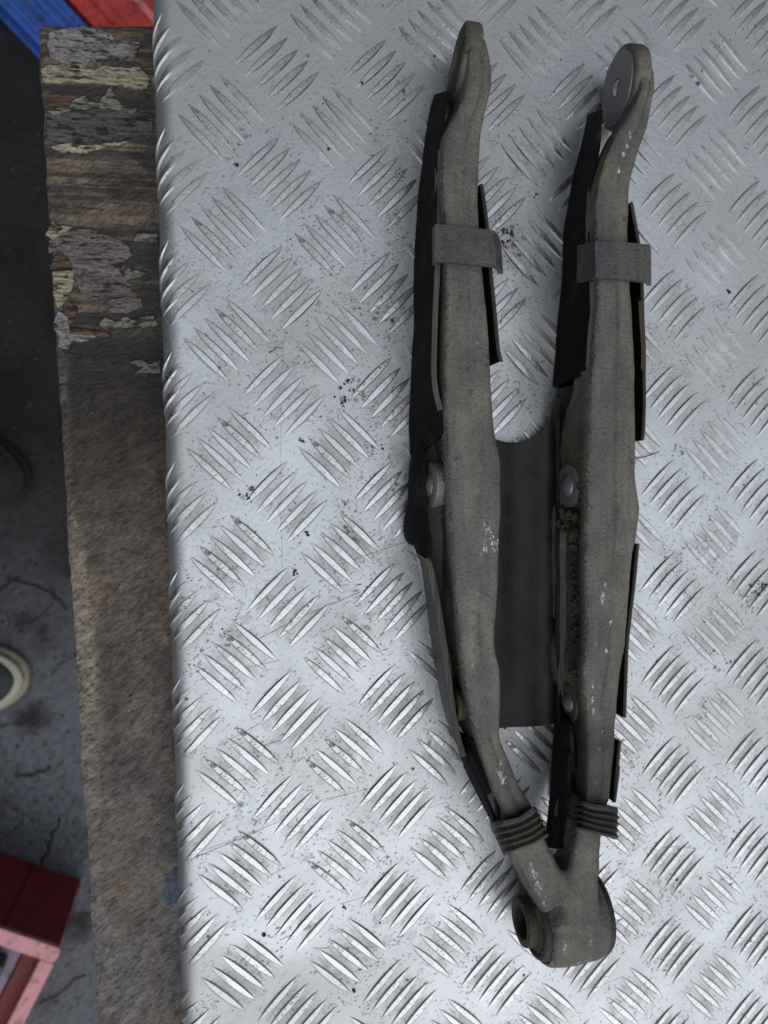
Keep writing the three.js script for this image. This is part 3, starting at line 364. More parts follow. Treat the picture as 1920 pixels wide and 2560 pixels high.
const coverMaps = (() => { const W = 512, c = new Uint8Array(W * W * 4), b = new Uint8Array(W * W * 4), c2 = new Uint8Array(W * W * 4); for (let j = 0; j < W; j++) for (let i = 0; i < W; i++) { const o = (j * W + i) * 4, n = fbm(i / 40, j / 40, 5, 3), f = fbm(i / 3, j / 3, 2, 9), d = smooth(0.56, 0.8, n) * 0.5 + smooth(0.7, 0.8, f) * 0.4; const k = mix3([0.0075, 0.0075, 0.008], [0.035, 0.032, 0.027], Math.min(1, d)), k2 = mix3([0.011, 0.0107, 0.0105], [0.02, 0.0185, 0.017], smooth(0.3, 0.7, n)); for (let e = 0; e < 3; e++) c[o + e] = s8(k[e]), c2[o + e] = s8(k2[e] * (0.75 + 0.5 * f)), b[o + e] = 255 * (0.6 * f + 0.4 * n); c[o + 3] = c2[o + 3] = b[o + 3] = 255; } return [tex(c, W, W, true, true), tex(b, W, W, false, true), tex(c2, W, W, true, true)]; })();
const cuv = (x, y, z) => [(x + y * 0.8) / 120, (z + y * 0.3) / 120];
const black = new THREE.MeshPhysicalMaterial({ map: coverMaps[0], bumpMap: coverMaps[1], bumpScale: 0.0005, roughness: 0.75, specularIntensity: 0.22 });
const floorMat = black.clone(); floorMat.map = coverMaps[2]; floorMat.roughness = 0.5; floorMat.bumpScale = 0.00015; floorMat.specularIntensity = 0.6;

// forged beam: rows [L, R, base height, lower flange]
function beamRing(r) {
  const [lx, ly, lz, rx, , rz, hb, fl] = r, h = ly, at = (t, y) => [lerp(lx, rx, t), y, lerp(lz, rz, t)], rec = fl * 0.14;
  return [at(0.05 - fl * 0.22, hb), at(0.05 - fl * 0.24, hb + 6), at(0.05 - fl * 0.18, hb + 8), at(rec, hb + 11), at(rec, h - 10), at(0, h - 7), at(0, h - 2.2), at(0.03, h - 1), at(0.09, h - 0.15), at(0.3, h + 0.25), at(0.52, h + 0.15), at(0.58, h - 0.45), at(0.64, h), at(0.86, h - 0.1), at(0.94, h - 0.6), at(0.99, h - 1.6), at(1, h - 3), at(1, h - 10), at(0.95, hb)];
}
const row = ([l, r, hb = 20, fl = 0]) => [...l, ...r, hb, fl];
const beam = (rows, a) => wobble(loft(resample(rows.map(row), 5).map(beamRing)), a, 7);
function lug(at, axis, R, th) { return lathe([[0, -th / 2], [R - 1.6, -th / 2], [R - 0.5, -th / 2 + 0.6], [R, -th / 2 + 1.8], [R, th / 2 - 1.8], [R - 0.5, th / 2 - 0.6], [R - 1.6, th / 2], [0, th / 2]], 56, at, axis); }
const lugAxisR = new THREE.Vector3(1, 0.08, 0.02), lugAxisL = new THREE.Vector3(1, 0.1, 0.16);
const LUGR = [181, 21, 3], LUGL = [91.5, 21, 1];
const beamL = beam([
  [[88.2, 31, -11], [96.2, 31, -12], 16], [[86.3, 39.5, 0], [97, 39.5, -1], 10], [[86.4, 41.5, 14.4], [98.3, 41.5, 10.8], 9], [[83.4, 42.0, 25.8], [97.6, 42.0, 21.3], 8], [[78.6, 42.0, 34.8], [94.3, 42.0, 34.2]], [[73.9, 42.0, 44.6], [92.0, 42.0, 45.8]], [[72.5, 42.0, 54.8], [91.5, 42.0, 54.9]], [[72.1, 42.0, 68.1], [90.8, 42.0, 66.8]], [[72.8, 42.0, 84.6], [91.1, 42.0, 85.9]],
  [[73.6, 42.0, 114.8], [93.2, 42.0, 114.0]], [[72.8, 42.0, 136.3], [95.3, 42.0, 135.7]], [[72.4, 42.0, 160.3], [96.4, 42.0, 160.0]], [[72.6, 42.0, 182.8], [98.0, 42.0, 182.8], 5, 0.4], [[73.6, 42.0, 200.6], [100.8, 42.0, 200.1], 5, 0.9], [[74.4, 42.0, 225.0], [100.8, 42.0, 225.7], 5, 1],
  [[74.9, 42.0, 237.4], [100.0, 42.0, 239.9], 5, 1], [[76.4, 42.0, 263.7], [98.7, 42.0, 264.9], 5, 0.6], [[78.1, 42.0, 286.2], [97.1, 42.0, 289.1], 5, 0.4], [[79.7, 42.0, 300.4], [99.8, 42.0, 302.7], 5, 0.9], [[81.7, 42.0, 313.9], [99.9, 42.0, 316.3], 5, 0.9], [[85.2, 42.0, 330.2], [99.5, 42.0, 335.7], 5, 0.3], [[89.7, 42.0, 345.8], [104.3, 42.0, 349.0]], [[95.3, 43.0, 363.0], [111.0, 43.0, 365.6]],
  [[99.6, 44.0, 373.9], [115.1, 44.0, 372.1]], [[101.7, 46.0, 392.3], [118.7, 46.0, 387.1], 18], [[103.6, 46.0, 396.9], [120.6, 46.0, 391.1], 20]], 0.5);
const beamR = beam([
  [[178.6, 32, -8], [186.6, 32, -8], 24], [[178, 39.5, 2], [186, 39.5, 2], 26], [[177.4, 41.2, 9], [185.8, 41.2, 9], 28], [[175.6, 41.8, 17], [184.6, 41.8, 16], 28], [[168.1, 42.0, 29.8], [181.5, 42.0, 30.0], 28], [[163.3, 42.0, 36.2], [178.4, 42.0, 37.7], 30], [[158.4, 42.0, 46.1], [175.4, 42.0, 46.1], 32], [[154.4, 42.0, 56.9], [172.1, 42.0, 57.4], 32], [[152.0, 42.0, 67.7], [170.8, 42.0, 66.8], 32], [[151.6, 42.0, 88.2], [170.4, 42.0, 86.4], 28],
  [[152.7, 42.0, 110.8], [171.5, 42.0, 109.3]], [[151.6, 42.0, 132.2], [173.2, 42.0, 131.6]], [[149.8, 42.0, 150.2], [174.1, 42.0, 149.7]], [[148.4, 42.0, 164.6], [174.3, 42.0, 164.3]], [[148.0, 42.0, 182.6], [174.7, 42.0, 182.6], 5, 0.15], [[147.0, 42.0, 197.1], [174.8, 42.0, 197.4], 8, 0.1],
  [[146.6, 42.0, 208.6], [174.6, 42.0, 209.1], 6, 0.15], [[146.3, 42.0, 223.2], [176.9, 42.0, 223.9], 5, 0.6], [[145.8, 42.0, 237.8], [175.0, 42.0, 238.0], 5, 0.6], [[145.5, 42.0, 252.4], [172.2, 42.0, 252.8], 5, 0.6], [[145.8, 42.0, 274.5], [170.2, 42.0, 275.1], 5, 0.6], [[145.6, 42.0, 293.0], [168.4, 42.0, 293.8], 5, 0.6], [[144.3, 42.0, 307.8], [165.7, 42.0, 309.4], 5, 0.6], [[145.5, 42.0, 329.5], [163.2, 42.0, 331.0], 12, 0.4],
  [[145.5, 43.0, 345.0], [161.8, 43.0, 345.7], 22], [[144.1, 44.0, 369.8], [158.3, 44.0, 371.4], 24], [[141.0, 45.0, 371.6], [156.9, 45.0, 374.2], 24], [[138.4, 46.0, 386.6], [151.9, 46.0, 390.5], 18], [[138.0, 46.0, 389.5], [151.8, 46.0, 393.5], 20]], 0.5);
const EYE = [0, 22.5, 443], EX = new THREE.Vector3(-1, 0, 0);
// the eye and the crotch of the fork, blended into one casting
const barrel = (() => {
  const C = [142, 27, 430], HS = 52, N = 112, mc = new MarchingCubes(N, new THREE.MeshStandardMaterial(), false, false, 200000);
  const mid = (a, b) => [(a[0] + b[0]) / 2, (a[1] + b[1]) / 2, (a[2] + b[2]) / 2];
  const arms = [[mid([99.3, 46.0, 384.0], [116.3, 46.0, 380.2]), mid([110.8, 46.0, 409.0], [130.4, 46.0, 407.2]), 9.6, 8.9], [mid([138.8, 46.5, 381.2], [152.6, 46.5, 385.1]), mid([133.9, 46.0, 415.2], [149.9, 46.0, 419.7]), 7.2, 9.2]];
  for (const a of arms) { const d = [a[1][0] - a[0][0], 0, a[1][2] - a[0][2]], l = Math.hypot(d[0], d[2]); a.d = [d[0] / l, d[2] / l]; a.l = l + 16; }
  const smin = (a, b, k) => { const h = Math.max(k - Math.abs(a - b), 0) / k; return Math.min(a, b) - h * h * k * 0.25; };
  const rb = (x, y, r) => { const p = Math.max(x + r, 0), q = Math.max(y + r, 0); return Math.hypot(p, q) + Math.min(Math.max(x + r, y + r), 0) - r; };
  for (let k = 0; k < N; k++) for (let j = 0; j < N; j++) for (let i = 0; i < N; i++) {
    const x = C[0] + HS * (i - N / 2) / (N / 2), y = C[1] + HS * (j - N / 2) / (N / 2), z = C[2] + HS * (k - N / 2) / (N / 2);
    const r = Math.hypot(y - 23, z - 443.5), ax = (x - 142) / 17.6, bulge = 23.6 - 1.6 * ax * ax;
    let d = rb(r - bulge, Math.abs(x - 142.5) - 18, 5);
    for (const a of arms) { const ux = x - a[0][0], uz = z - a[0][2], t = ux * a.d[0] + uz * a.d[1], s = Math.abs(-ux * a.d[1] + uz * a.d[0]), q = Math.min(1, Math.max(0, t / a.l)), w = a[2] + (a[3] - a[2]) * q; d = smin(d, Math.max(rb(s - w, Math.abs(y - 46.4 + lerp(7, 12.5, q)) - lerp(7, 12.5, q), 3), t - a.l, -t), 9); }
    d += 0.5 * (vn(x / 5, z / 5 + y / 7, 3) - 0.5) + 0.35 * (vn(x / 2, z / 2 + y / 2, 8) - 0.5);
    d = Math.max(d, -Math.max(r - 20.3, x - 131), -Math.max(r - 18, -(x - 157)));       // seats of the rubber bush
    mc.field[N * N * k + N * j + i] = -d;
  }
  mc.isolation = 0; mc.update(); const g = new THREE.BufferGeometry(), p = mc.positionArray.slice(0, mc.count * 3);
  for (let i = 0; i < mc.count; i++) for (let e = 0; e < 3; e++) p[3 * i + e] = C[e] + HS * p[3 * i + e];
  g.setAttribute('position', new THREE.BufferAttribute(p, 3)); const q = mergeVertices(g, 0.02); q.computeVertexNormals(); return q;
})();
part('forged_fork', finish(mergeGeometries([beamL, beamR, wobble(lug(LUGR, lugAxisR, 20.5, 9.5), 0.4, 6), wobble(lug(LUGL, lugAxisL, 19.5, 9), 0.5, 6), barrel].map((g) => { g.deleteAttribute('normal'); return g; })), 0.75, suv), steel, arm);
const rubber = new THREE.MeshStandardMaterial({ map: coverMaps[0], bumpMap: coverMaps[1], bumpScale: 0.0004, roughness: 0.75, color: new THREE.Color().setRGB(4.6, 4.3, 3.9) });
const bareSteel = new THREE.MeshStandardMaterial({ color: new THREE.Color().setRGB(0.32, 0.325, 0.34), metalness: 0.75, roughness: 0.42, bumpMap: coverMaps[1], bumpScale: 0.0002 });
const rust = new THREE.MeshStandardMaterial({ map: steelMaps.map, bumpMap: steelMaps.bump, bumpScale: 0.001, roughness: 0.7, metalness: 0.2, color: new THREE.Color().setRGB(0.66, 0.56, 0.45) });
const rust2 = rust.clone(); rust2.color.setRGB(0.42, 0.36, 0.28);
{ // rubber bush in the eye
  const bush = part('rubber_bushing', finish(mergeGeometries([lathe([[11, -35], [17, -36], [20.4, -35.6], [21.2, -34], [20.6, -31.9], [14, -31.9]], 48, [126, 23, 443.5], EX), lathe([[20.6, -2], [19.6, 1], [18.6, 2.6], [17, 3.2], [15.6, 2.2], [14.6, 2.4], [13.2, 4], [11, 4]], 48, [126, 23, 443.5], EX)]), 0.6, cuv), rubber, arm);
  part('inner_sleeve', finish(wobble(lathe([[8.4, -39], [11.8, -39], [12.2, -38], [12.6, 8.2], [12.2, 9], [11.4, 9.4], [9.2, 9.4], [8.4, 8.6], [8.4, -39]], 40, [126, 23, 443.5], EX), 0.35, 3), 0.6, suv), rust, arm, bush);
  // washer faced lug
  const off = (p, ax, d) => [p[0] + ax.x * d, p[1] + ax.y * d, p[2] + ax.z * d], nR = lugAxisR.clone().normalize();
  const w = part('washer', finish(lathe([[4.6, 0.2], [4.6, 0.9], [17.2, 1.1], [17.8, 0.7], [17.9, -0.5]], 56, off(LUGR, nR, -4.75), nR.clone().negate()), 0.5, cuv), new THREE.MeshStandardMaterial({ color: new THREE.Color().setRGB(0.21, 0.21, 0.225), metalness: 0.35, roughness: 0.5, bumpMap: coverMaps[1], bumpScale: 0.0003 }), arm);
  part('pin', finish(lathe([[0, 1.9], [2.4, 1.5], [4, 0.5], [4.6, -0.6]], 24, off(LUGR, nR, -5), nR.clone().negate()), 0.9, cuv), new THREE.MeshStandardMaterial({ color: new THREE.Color().setRGB(0.6, 0.58, 0.54), metalness: 1, roughness: 0.3 }), arm, w);
}
{ const nL = lugAxisL.clone().normalize(); part('worn_face', finish(wobble(lathe([[0, 0.5], [17, 0.5], [18, 0.1], [18.2, -0.8]], 48, [LUGL[0] - nL.x * 4.5, LUGL[1] - nL.y * 4.5, LUGL[2] - nL.z * 4.5], nL.negate()), 0.5, 4), 0.6, suv), rust2, arm); }
// bolts through the sides of the beams
function bolt(at, R, mat, lab) {
  const ax = new THREE.Vector3(-1, 0.05, 0);
  const f = part('bolt_flange', finish(lathe([[R * 0.55, 1.2], [R * 0.9, 1.2], [R, 0.6], [R, -5]], 40, at, ax), 0.5, cuv), mat, arm, arm, lab);
  part('bolt_dome', finish(lathe([[0, R * 0.34], [R * 0.2, R * 0.31], [R * 0.4, R * 0.2], [R * 0.56, 0.9], [R * 0.6, -1]], 32, at, ax), 0.9, cuv), bareSteel, arm, f);
}
const zinc = new THREE.MeshStandardMaterial({ color: new THREE.Color().setRGB(0.2, 0.2, 0.205), metalness: 0.4, roughness: 0.55, bumpMap: coverMaps[1], bumpScale: 0.0006 });
bolt([70.1, 24.0, 209.9], 11.5, zinc); bolt([146.7, 22.0, 211.7], 11.5, zinc); bolt([146.4, 22.0, 327.7], 10, steel); bolt([81.6, 24.0, 322.6], 8.5, rust, 'rusty bolt head');

// black plastic covers: thin walls beside the beams
const drop = (L, y) => L.map((p) => [p[0], y, p[2]]);
const wall = (T, y, o) => cover('right_cover', drop(T, y), T, { th: 1.6, nv: 4, ...o });
const base = (A, B) => cover('cover_floor', A, B, { th: 1.4, nv: 3, w: 0.4 });
const cover = (name, A, B, o = {}, mat = black, parent = arm) => part(name, finish(wobble(shell(A, B, o), o.w ?? 0.8, 14), 0.6, cuv), mat, arm, parent);
const upL = cover('left_cover', [[81.2, 6.0, 8.3], [79.8, 2.0, 14.2], [76.3, 1.0, 34.9], [73.2, 1.0, 61.2], [71.0, 1.0, 87.5], [69.5, 1.0, 128.4], [67.7, 1.0, 155.0], [66.0, 1.0, 177.3], [66.5, 3.0, 196.1]], [[79.1, 34.0, 20.7], [75.8, 36.0, 30.7], [73.5, 36.0, 49.9], [73.0, 36.0, 73.8], [71.7, 36.0, 97.8], [69.5, 36.0, 135.2], [68.7, 37.0, 159.7], [71.4, 38.0, 173.6], [74.0, 39.0, 184.2]], { th: 2.2, nv: 6 });
cover('cover_lip', [[73.5, 36.4, 50.1], [73.0, 36.4, 73.9], [71.7, 36.4, 97.9], [69.5, 36.4, 135.3], [68.8, 37.2, 159.7], [71.5, 38.0, 173.6]], [[72.8, 38.6, 51.0], [72.3, 38.6, 74.7], [71.0, 38.6, 98.6], [68.8, 38.6, 135.8], [68.2, 39.0, 160.0], [71.0, 39.5, 173.7]], { th: 2.6, nv: 1, w: 0.3 }, dusty, upL);
cover('left_cover', [[66.5, 2.0, 197.4], [65.3, 1.0, 208.6], [64.6, 1.0, 220.3], [62.4, 1.0, 231.0], [63.6, 1.0, 239.2], [65.9, 3.0, 240.2], [67.5, 8.0, 244.5]], [[67.5, 24.0, 191.7], [65.8, 27.0, 202.7], [65.8, 27.0, 213.6], [66.9, 27.0, 225.4], [68.2, 28.0, 237.3], [68.3, 30.0, 237.3], [67.5, 30.0, 245.2]], { th: 2, nv: 6, disp: (u, v) => 2.4 * Math.sin(v * 3.14) });
const lowL = cover('left_cover', [[66.2, 10.0, 245.0], [69.8, 8.0, 255.1], [73.8, 6.0, 282.6], [78.0, 6.0, 312.0], [83.9, 6.0, 338.2], [91.5, 6.0, 357.9]], [[66.1, 31.0, 246.3], [68.8, 31.0, 254.0], [73.1, 31.0, 277.9], [76.9, 31.0, 305.5], [80.0, 31.0, 329.9], [84.2, 31.0, 347.6]], { th: 1.4, nv: 5 }, floorMat);
cover('cover_lip', [[62.6, 33.0, 245.6], [65.4, 33.0, 253.6], [69.4, 33.0, 277.4], [73.4, 33.0, 304.7], [77.1, 33.0, 329.0], [81.3, 33.0, 346.6]], [[66.0, 32.0, 246.1], [68.7, 32.0, 253.9], [72.9, 32.0, 277.8], [76.8, 32.0, 305.3], [79.9, 32.0, 329.5], [84.3, 32.0, 347.3]], { th: 1.2, nv: 1, w: 0.3 }, dusty, lowL);
cover('left_cover', [[85.4, 22.0, 351.5], [91.3, 22.0, 365.0], [87.0, 22.0, 356.2], [93.3, 24.0, 369.8], [98.8, 26.0, 381.1], [100.0, 30.0, 385.5]], [[84.4, 33.0, 346.9], [89.7, 33.0, 359.6], [85.3, 34.0, 349.2], [91.7, 35.0, 363.6], [96.8, 36.0, 374.9], [98.6, 37.0, 380.7]], { th: 1.6, nv: 2 });
cover('left_cover', [[89.7, 4.0, 344.5], [94.4, 4.0, 360.4], [102.4, 4.0, 380.1], [104.9, 8.0, 377.7], [107.4, 14.0, 387.4]], [[86.8, 38.0, 336.8], [91.1, 38.0, 350.0], [95.9, 38.0, 363.4], [96.3, 40.0, 363.5], [100.1, 40.0, 375.0]], { th: 1.6, nv: 4 });
// inner wall right of the left beam
const rimLU = [[94.8, 34.0, 63.5], [96.6, 36.0, 83.6], [98.6, 36.0, 109.8], [100.4, 36.0, 126.2], [101.8, 36.0, 142.6], [103.9, 35.0, 149.4]];
wall(rimLU, 3); base([[76.0, 2.2, 35.4], [71.7, 2.2, 74.8], [70.0, 2.2, 102.3], [68.7, 2.2, 128.7], [67.7, 2.2, 150.8], [65.8, 2.2, 177.4]], drop(rimLU, 2.2));
// covers of the right beam
const upR = cover('left_cover', [[168.0, 6.0, 10.8], [166.6, 3.0, 21.2], [163.2, 1.0, 36.2], [158.8, 1.0, 56.1], [155.6, 1.0, 75.9], [155.1, 1.0, 92.3], [151.9, 1.0, 124.0], [149.6, 1.0, 147.9], [148.4, 2.0, 157.6]], [[159.9, 33.0, 21.3], [157.6, 35.0, 36.0], [154.6, 36.0, 51.0], [152.9, 36.0, 69.0], [152.8, 36.0, 86.9], [152.6, 36.0, 107.8], [152.0, 36.0, 131.0], [150.3, 36.0, 149.3], [150.8, 36.0, 154.0]], { th: 2.2, nv: 6 });
cover('cover_lip', [[153.1, 36.4, 108.2], [153.3, 36.4, 123.1], [152.1, 36.4, 132.5], [150.8, 36.4, 151.5]], [[151.9, 38.6, 108.9], [152.1, 38.6, 123.6], [150.9, 38.6, 133.0], [149.6, 38.6, 151.8]], { th: 3.2, nv: 1, w: 0.3 }, dusty, upR);
const rimRU = [[173.1, 39.0, 68.7], [177.6, 37.0, 83.7], [179.2, 37.0, 93.8], [180.2, 37.0, 108.4], [181.3, 37.0, 137.8], [181.5, 37.0, 160.0], [181.8, 36.0, 182.2], [181.5, 35.0, 188.5]];
wall(rimRU, 3); base([[163.0, 2.2, 36.7], [155.0, 2.2, 76.3], [155.0, 2.2, 88.7], [154.0, 2.2, 100.6], [150.9, 2.2, 128.3], [149.5, 2.2, 144.1], [152.3, 2.2, 171.9], [158.4, 2.2, 186.7]], drop(rimRU, 2.2));
cover('cover_lip', [[179.4, 37.5, 117.3], [180.2, 37.5, 130.5], [180.7, 37.5, 141.5], [180.8, 37.5, 152.6]], [[178.4, 39.0, 117.7], [179.3, 39.0, 130.8], [179.7, 39.0, 141.8], [179.8, 39.0, 152.9]], { th: 2, nv: 1, w: 0.5 }, rust);
const rimRL = [[177.2, 38.0, 242.1], [175.1, 38.0, 261.7], [172.5, 38.0, 280.5], [170.9, 38.0, 299.4], [170.0, 37.0, 333.2]], rimRB = [[167.4, 37.0, 345.6], [164.3, 37.0, 371.4], [166.4, 37.0, 358.6], [163.5, 38.0, 377.2]];
wall(rimRL, 3); wall(rimRB, 5); base([[160.7, 2.2, 244.5], [159.7, 2.2, 265.7], [158.8, 2.2, 286.1], [157.8, 2.2, 306.6], [157.6, 2.2, 343.0]], drop(rimRL, 2.2)); base([[148.1, 2.2, 355.8], [145.9, 2.2, 383.7], [147.8, 2.2, 369.9], [145.5, 3.0, 390.1]], drop(rimRB, 2.2));
const edge = new THREE.MeshStandardMaterial({ color: new THREE.Color().setRGB(0.05, 0.047, 0.045), roughness: 0.6 });
for (const L of [rimLU, rimRU, rimRL, rimRB]) cover('cover_lip', L.map((p) => [p[0] - 0.5, p[1] + 0.6, p[2]]), L.map((p) => [p[0] + 1, p[1] - 0.6, p[2]]), { th: 1, nv: 1, w: 0.4 }, edge);
// wall and web left of the right beam, below the saddle
cover('left_cover', [[146.0, 6.0, 324.7], [147.7, 4.0, 336.9], [148.3, 2.0, 346.4], [146.1, 2.0, 374.1], [148.0, 2.0, 362.5], [144.2, 4.0, 385.4], [138.8, 10.0, 406.8], [137.5, 16.0, 409.4]], [[145.1, 16.0, 321.9], [144.6, 20.0, 333.6], [141.9, 32.0, 337.3], [142.7, 34.0, 361.3], [140.7, 34.0, 350.2], [139.8, 34.0, 372.4], [137.2, 34.0, 395.1], [135.4, 36.0, 399.3]], { th: 2, nv: 5 });
// saddle plate joining the two legs, low between them
part('saddle_plate', finish(wobble(shell(
  [[101.2, 8.0, 180.5], [113.9, 7.0, 187.2], [123.5, 5.0, 188.1], [132.4, 5.0, 185.8], [139.9, 6.0, 180.4], [144.0, 9.0, 172.4], [144.6, 14.0, 163.8]],
  [[101.4, 8.0, 342.4], [113.8, 6.0, 343.6], [122.1, 5.0, 344.3], [130.1, 5.0, 344.6], [138.2, 5.0, 344.9], [143.4, 8.0, 344.0], [143.8, 14.0, 342.0]], { th: 2, nv: 24, disp: (u, v) => 2.2 * Math.sin(v * 3.14) * Math.sin(u * 3.14) }), 0.8, 12), 0.7, cuv), floorMat, arm);
part('web_plate', finish(wobble(shell([[145.3, 12.0, 160.0], [147.5, 10.0, 173.4], [147.9, 8.0, 187.0], [147.7, 6.0, 200.7]], [[151.4, 34.0, 156.5], [151.4, 34.0, 168.5], [151.3, 32.0, 180.4], [151.3, 30.0, 192.5]], { th: 2, nv: 6, disp: (u, v) => -3 * Math.sin(v * 3.14) }), 1, 9), 0.7, cuv), floorMat, arm);
// clips
const clip = (A, B, mat, o = {}) => part('retaining_clip', finish(wobble(shell(A, B, { th: 2.4, nu: 1, nv: 6, straight: false, ...o }), 0.5, 7), 0.45, suv), mat, arm);
clip([[69.6, 38.0, 87.5], [67.9, 46.0, 88.3], [81.4, 46.8, 89.3], [95.6, 46.0, 89.4], [99.4, 42.0, 90.3], [105.4, 30.0, 90.2]], [[69.2, 38.0, 104.9], [67.2, 46.0, 105.3], [81.2, 46.8, 106.0], [96.7, 46.0, 106.6], [100.7, 42.0, 106.8], [106.1, 30.0, 105.1]], dusty);
clip([[149.1, 30.0, 88.9], [148.1, 40.0, 90.8], [148.9, 46.0, 91.5], [162.9, 46.8, 91.9], [177.9, 46.0, 91.9], [183.8, 38.0, 91.0]], [[149.0, 30.0, 107.7], [148.4, 40.0, 109.1], [149.8, 46.0, 109.6], [163.8, 46.8, 110.0], [178.3, 46.0, 110.5], [184.0, 38.0, 109.8]], dusty);
const ribs = (n) => (u, v) => 0.85 * smooth(0, 0.14, u) * smooth(1, 0.86, u) * (Math.cos((v - 0.2) * n * 6.283 / 0.8) * (v > 0.18 ? 1 : 0.2));
clip([[97.3, 34.0, 382.3], [95.6, 42.0, 377.7], [98.2, 47.5, 374.8], [105.6, 48.0, 373.6], [113.1, 47.0, 370.5], [118.0, 38.0, 375.8]], [[103.8, 36.0, 398.7], [102.6, 42.0, 394.8], [104.5, 48.5, 390.3], [112.7, 49.0, 387.8], [120.1, 48.0, 386.3], [125.4, 38.0, 391.8]], ribbed, { nu: 3, nv: 44, disp: ribs(4) });
clip([[142.8, 36.0, 377.2], [140.8, 45.0, 370.5], [144.4, 48.5, 370.9], [151.6, 48.5, 372.8], [159.3, 46.0, 375.7], [164.2, 38.0, 380.4]], [[141.3, 38.0, 389.9], [139.4, 46.0, 385.2], [143.0, 49.5, 385.4], [150.2, 49.5, 388.2], [158.6, 46.0, 392.5], [163.5, 38.0, 397.3]], ribbed, { nu: 3, nv: 44, disp: ribs(4) });
{ // caked mud and grit on the right beam and in the fork
  const clods = [], put = (p, r) => { const g = new THREE.IcosahedronGeometry(r, 1); g.deleteAttribute('uv'); const q = mergeVertices(g), a = q.attributes.position; for (let i = 0; i < a.count; i++) { const s = 0.65 + 0.7 * vn(a.getX(i) * 3 + p[0], a.getZ(i) * 3 + a.getY(i) * 2 + p[2], 3); a.setXYZ(i, a.getX(i) * s, a.getY(i) * s * 0.8, a.getZ(i) * s); } q.translate(...p); clods.push(q); };
  const along = (A, B, n, sp, r0, r1) => { for (let k = 0; k < n; k++) { const t = rnd(), p = [0, 1, 2].map((i) => lerp(A[i], B[i], t) + rr(-sp, sp)); put(p, rr(r0, r1)); } };
  along([149.2, 34.0, 197.0], [148.1, 34.0, 221.2], 70, 2.2, 0.4, 1.4); along([146.7, 14.0, 226.4], [148.3, 30.0, 229.3], 60, 3.2, 0.6, 2); along([145.6, 14.0, 233.7], [149.1, 32.0, 236.2], 60, 3, 0.6, 1.9); along([147.4, 26.0, 241.9], [149.3, 28.0, 240.2], 60, 2.6, 0.5, 1.6);
  along([149.3, 28.0, 238.4], [149.0, 28.0, 297.3], 230, 3, 0.4, 1.5); along([147.5, 36.0, 234.3], [147.2, 36.0, 298.9], 170, 1.2, 0.3, 0.9); along([152.3, 14.0, 300.6], [151.1, 20.0, 312.1], 60, 3, 0.5, 1.6); along([142.1, 30.0, 308.9], [145.8, 34.0, 309.9], 30, 1.8, 0.4, 1.1); along([152.1, 6.0, 236.4], [152.7, 6.0, 302.4], 260, 4.5, 0.4, 1.5); along([150.6, 6.0, 228.7], [152.5, 6.0, 251.2], 90, 4, 0.4, 1.6); along([146.9, 22.0, 350.7], [147.8, 22.0, 379.5], 60, 3, 0.4, 1.4);
  along([142.0, 26.0, 403.5], [135.7, 40.0, 415.7], 90, 3, 0.4, 1.3); along([140.4, 24.0, 413.8], [136.3, 42.0, 413.2], 50, 2.5, 0.5, 1.5); along([73.5, 36.0, 188.9], [76.2, 34.0, 233.7], 80, 1.3, 0.3, 0.9); along([82.2, 24.0, 295.5], [84.0, 34.0, 317.3], 60, 1.8, 0.3, 1); along([74.7, 26.0, 204.5], [75.4, 30.0, 225.5], 50, 2, 0.3, 1);
  const o = part('caked_mud', finish(mergeGeometries(clods), 0.9, suv), new THREE.MeshStandardMaterial({ map: steelMaps.map, color: new THREE.Color().setRGB(0.42, 0.38, 0.32), roughness: 0.95 }), arm); o.userData.kind = 'stuff';
}
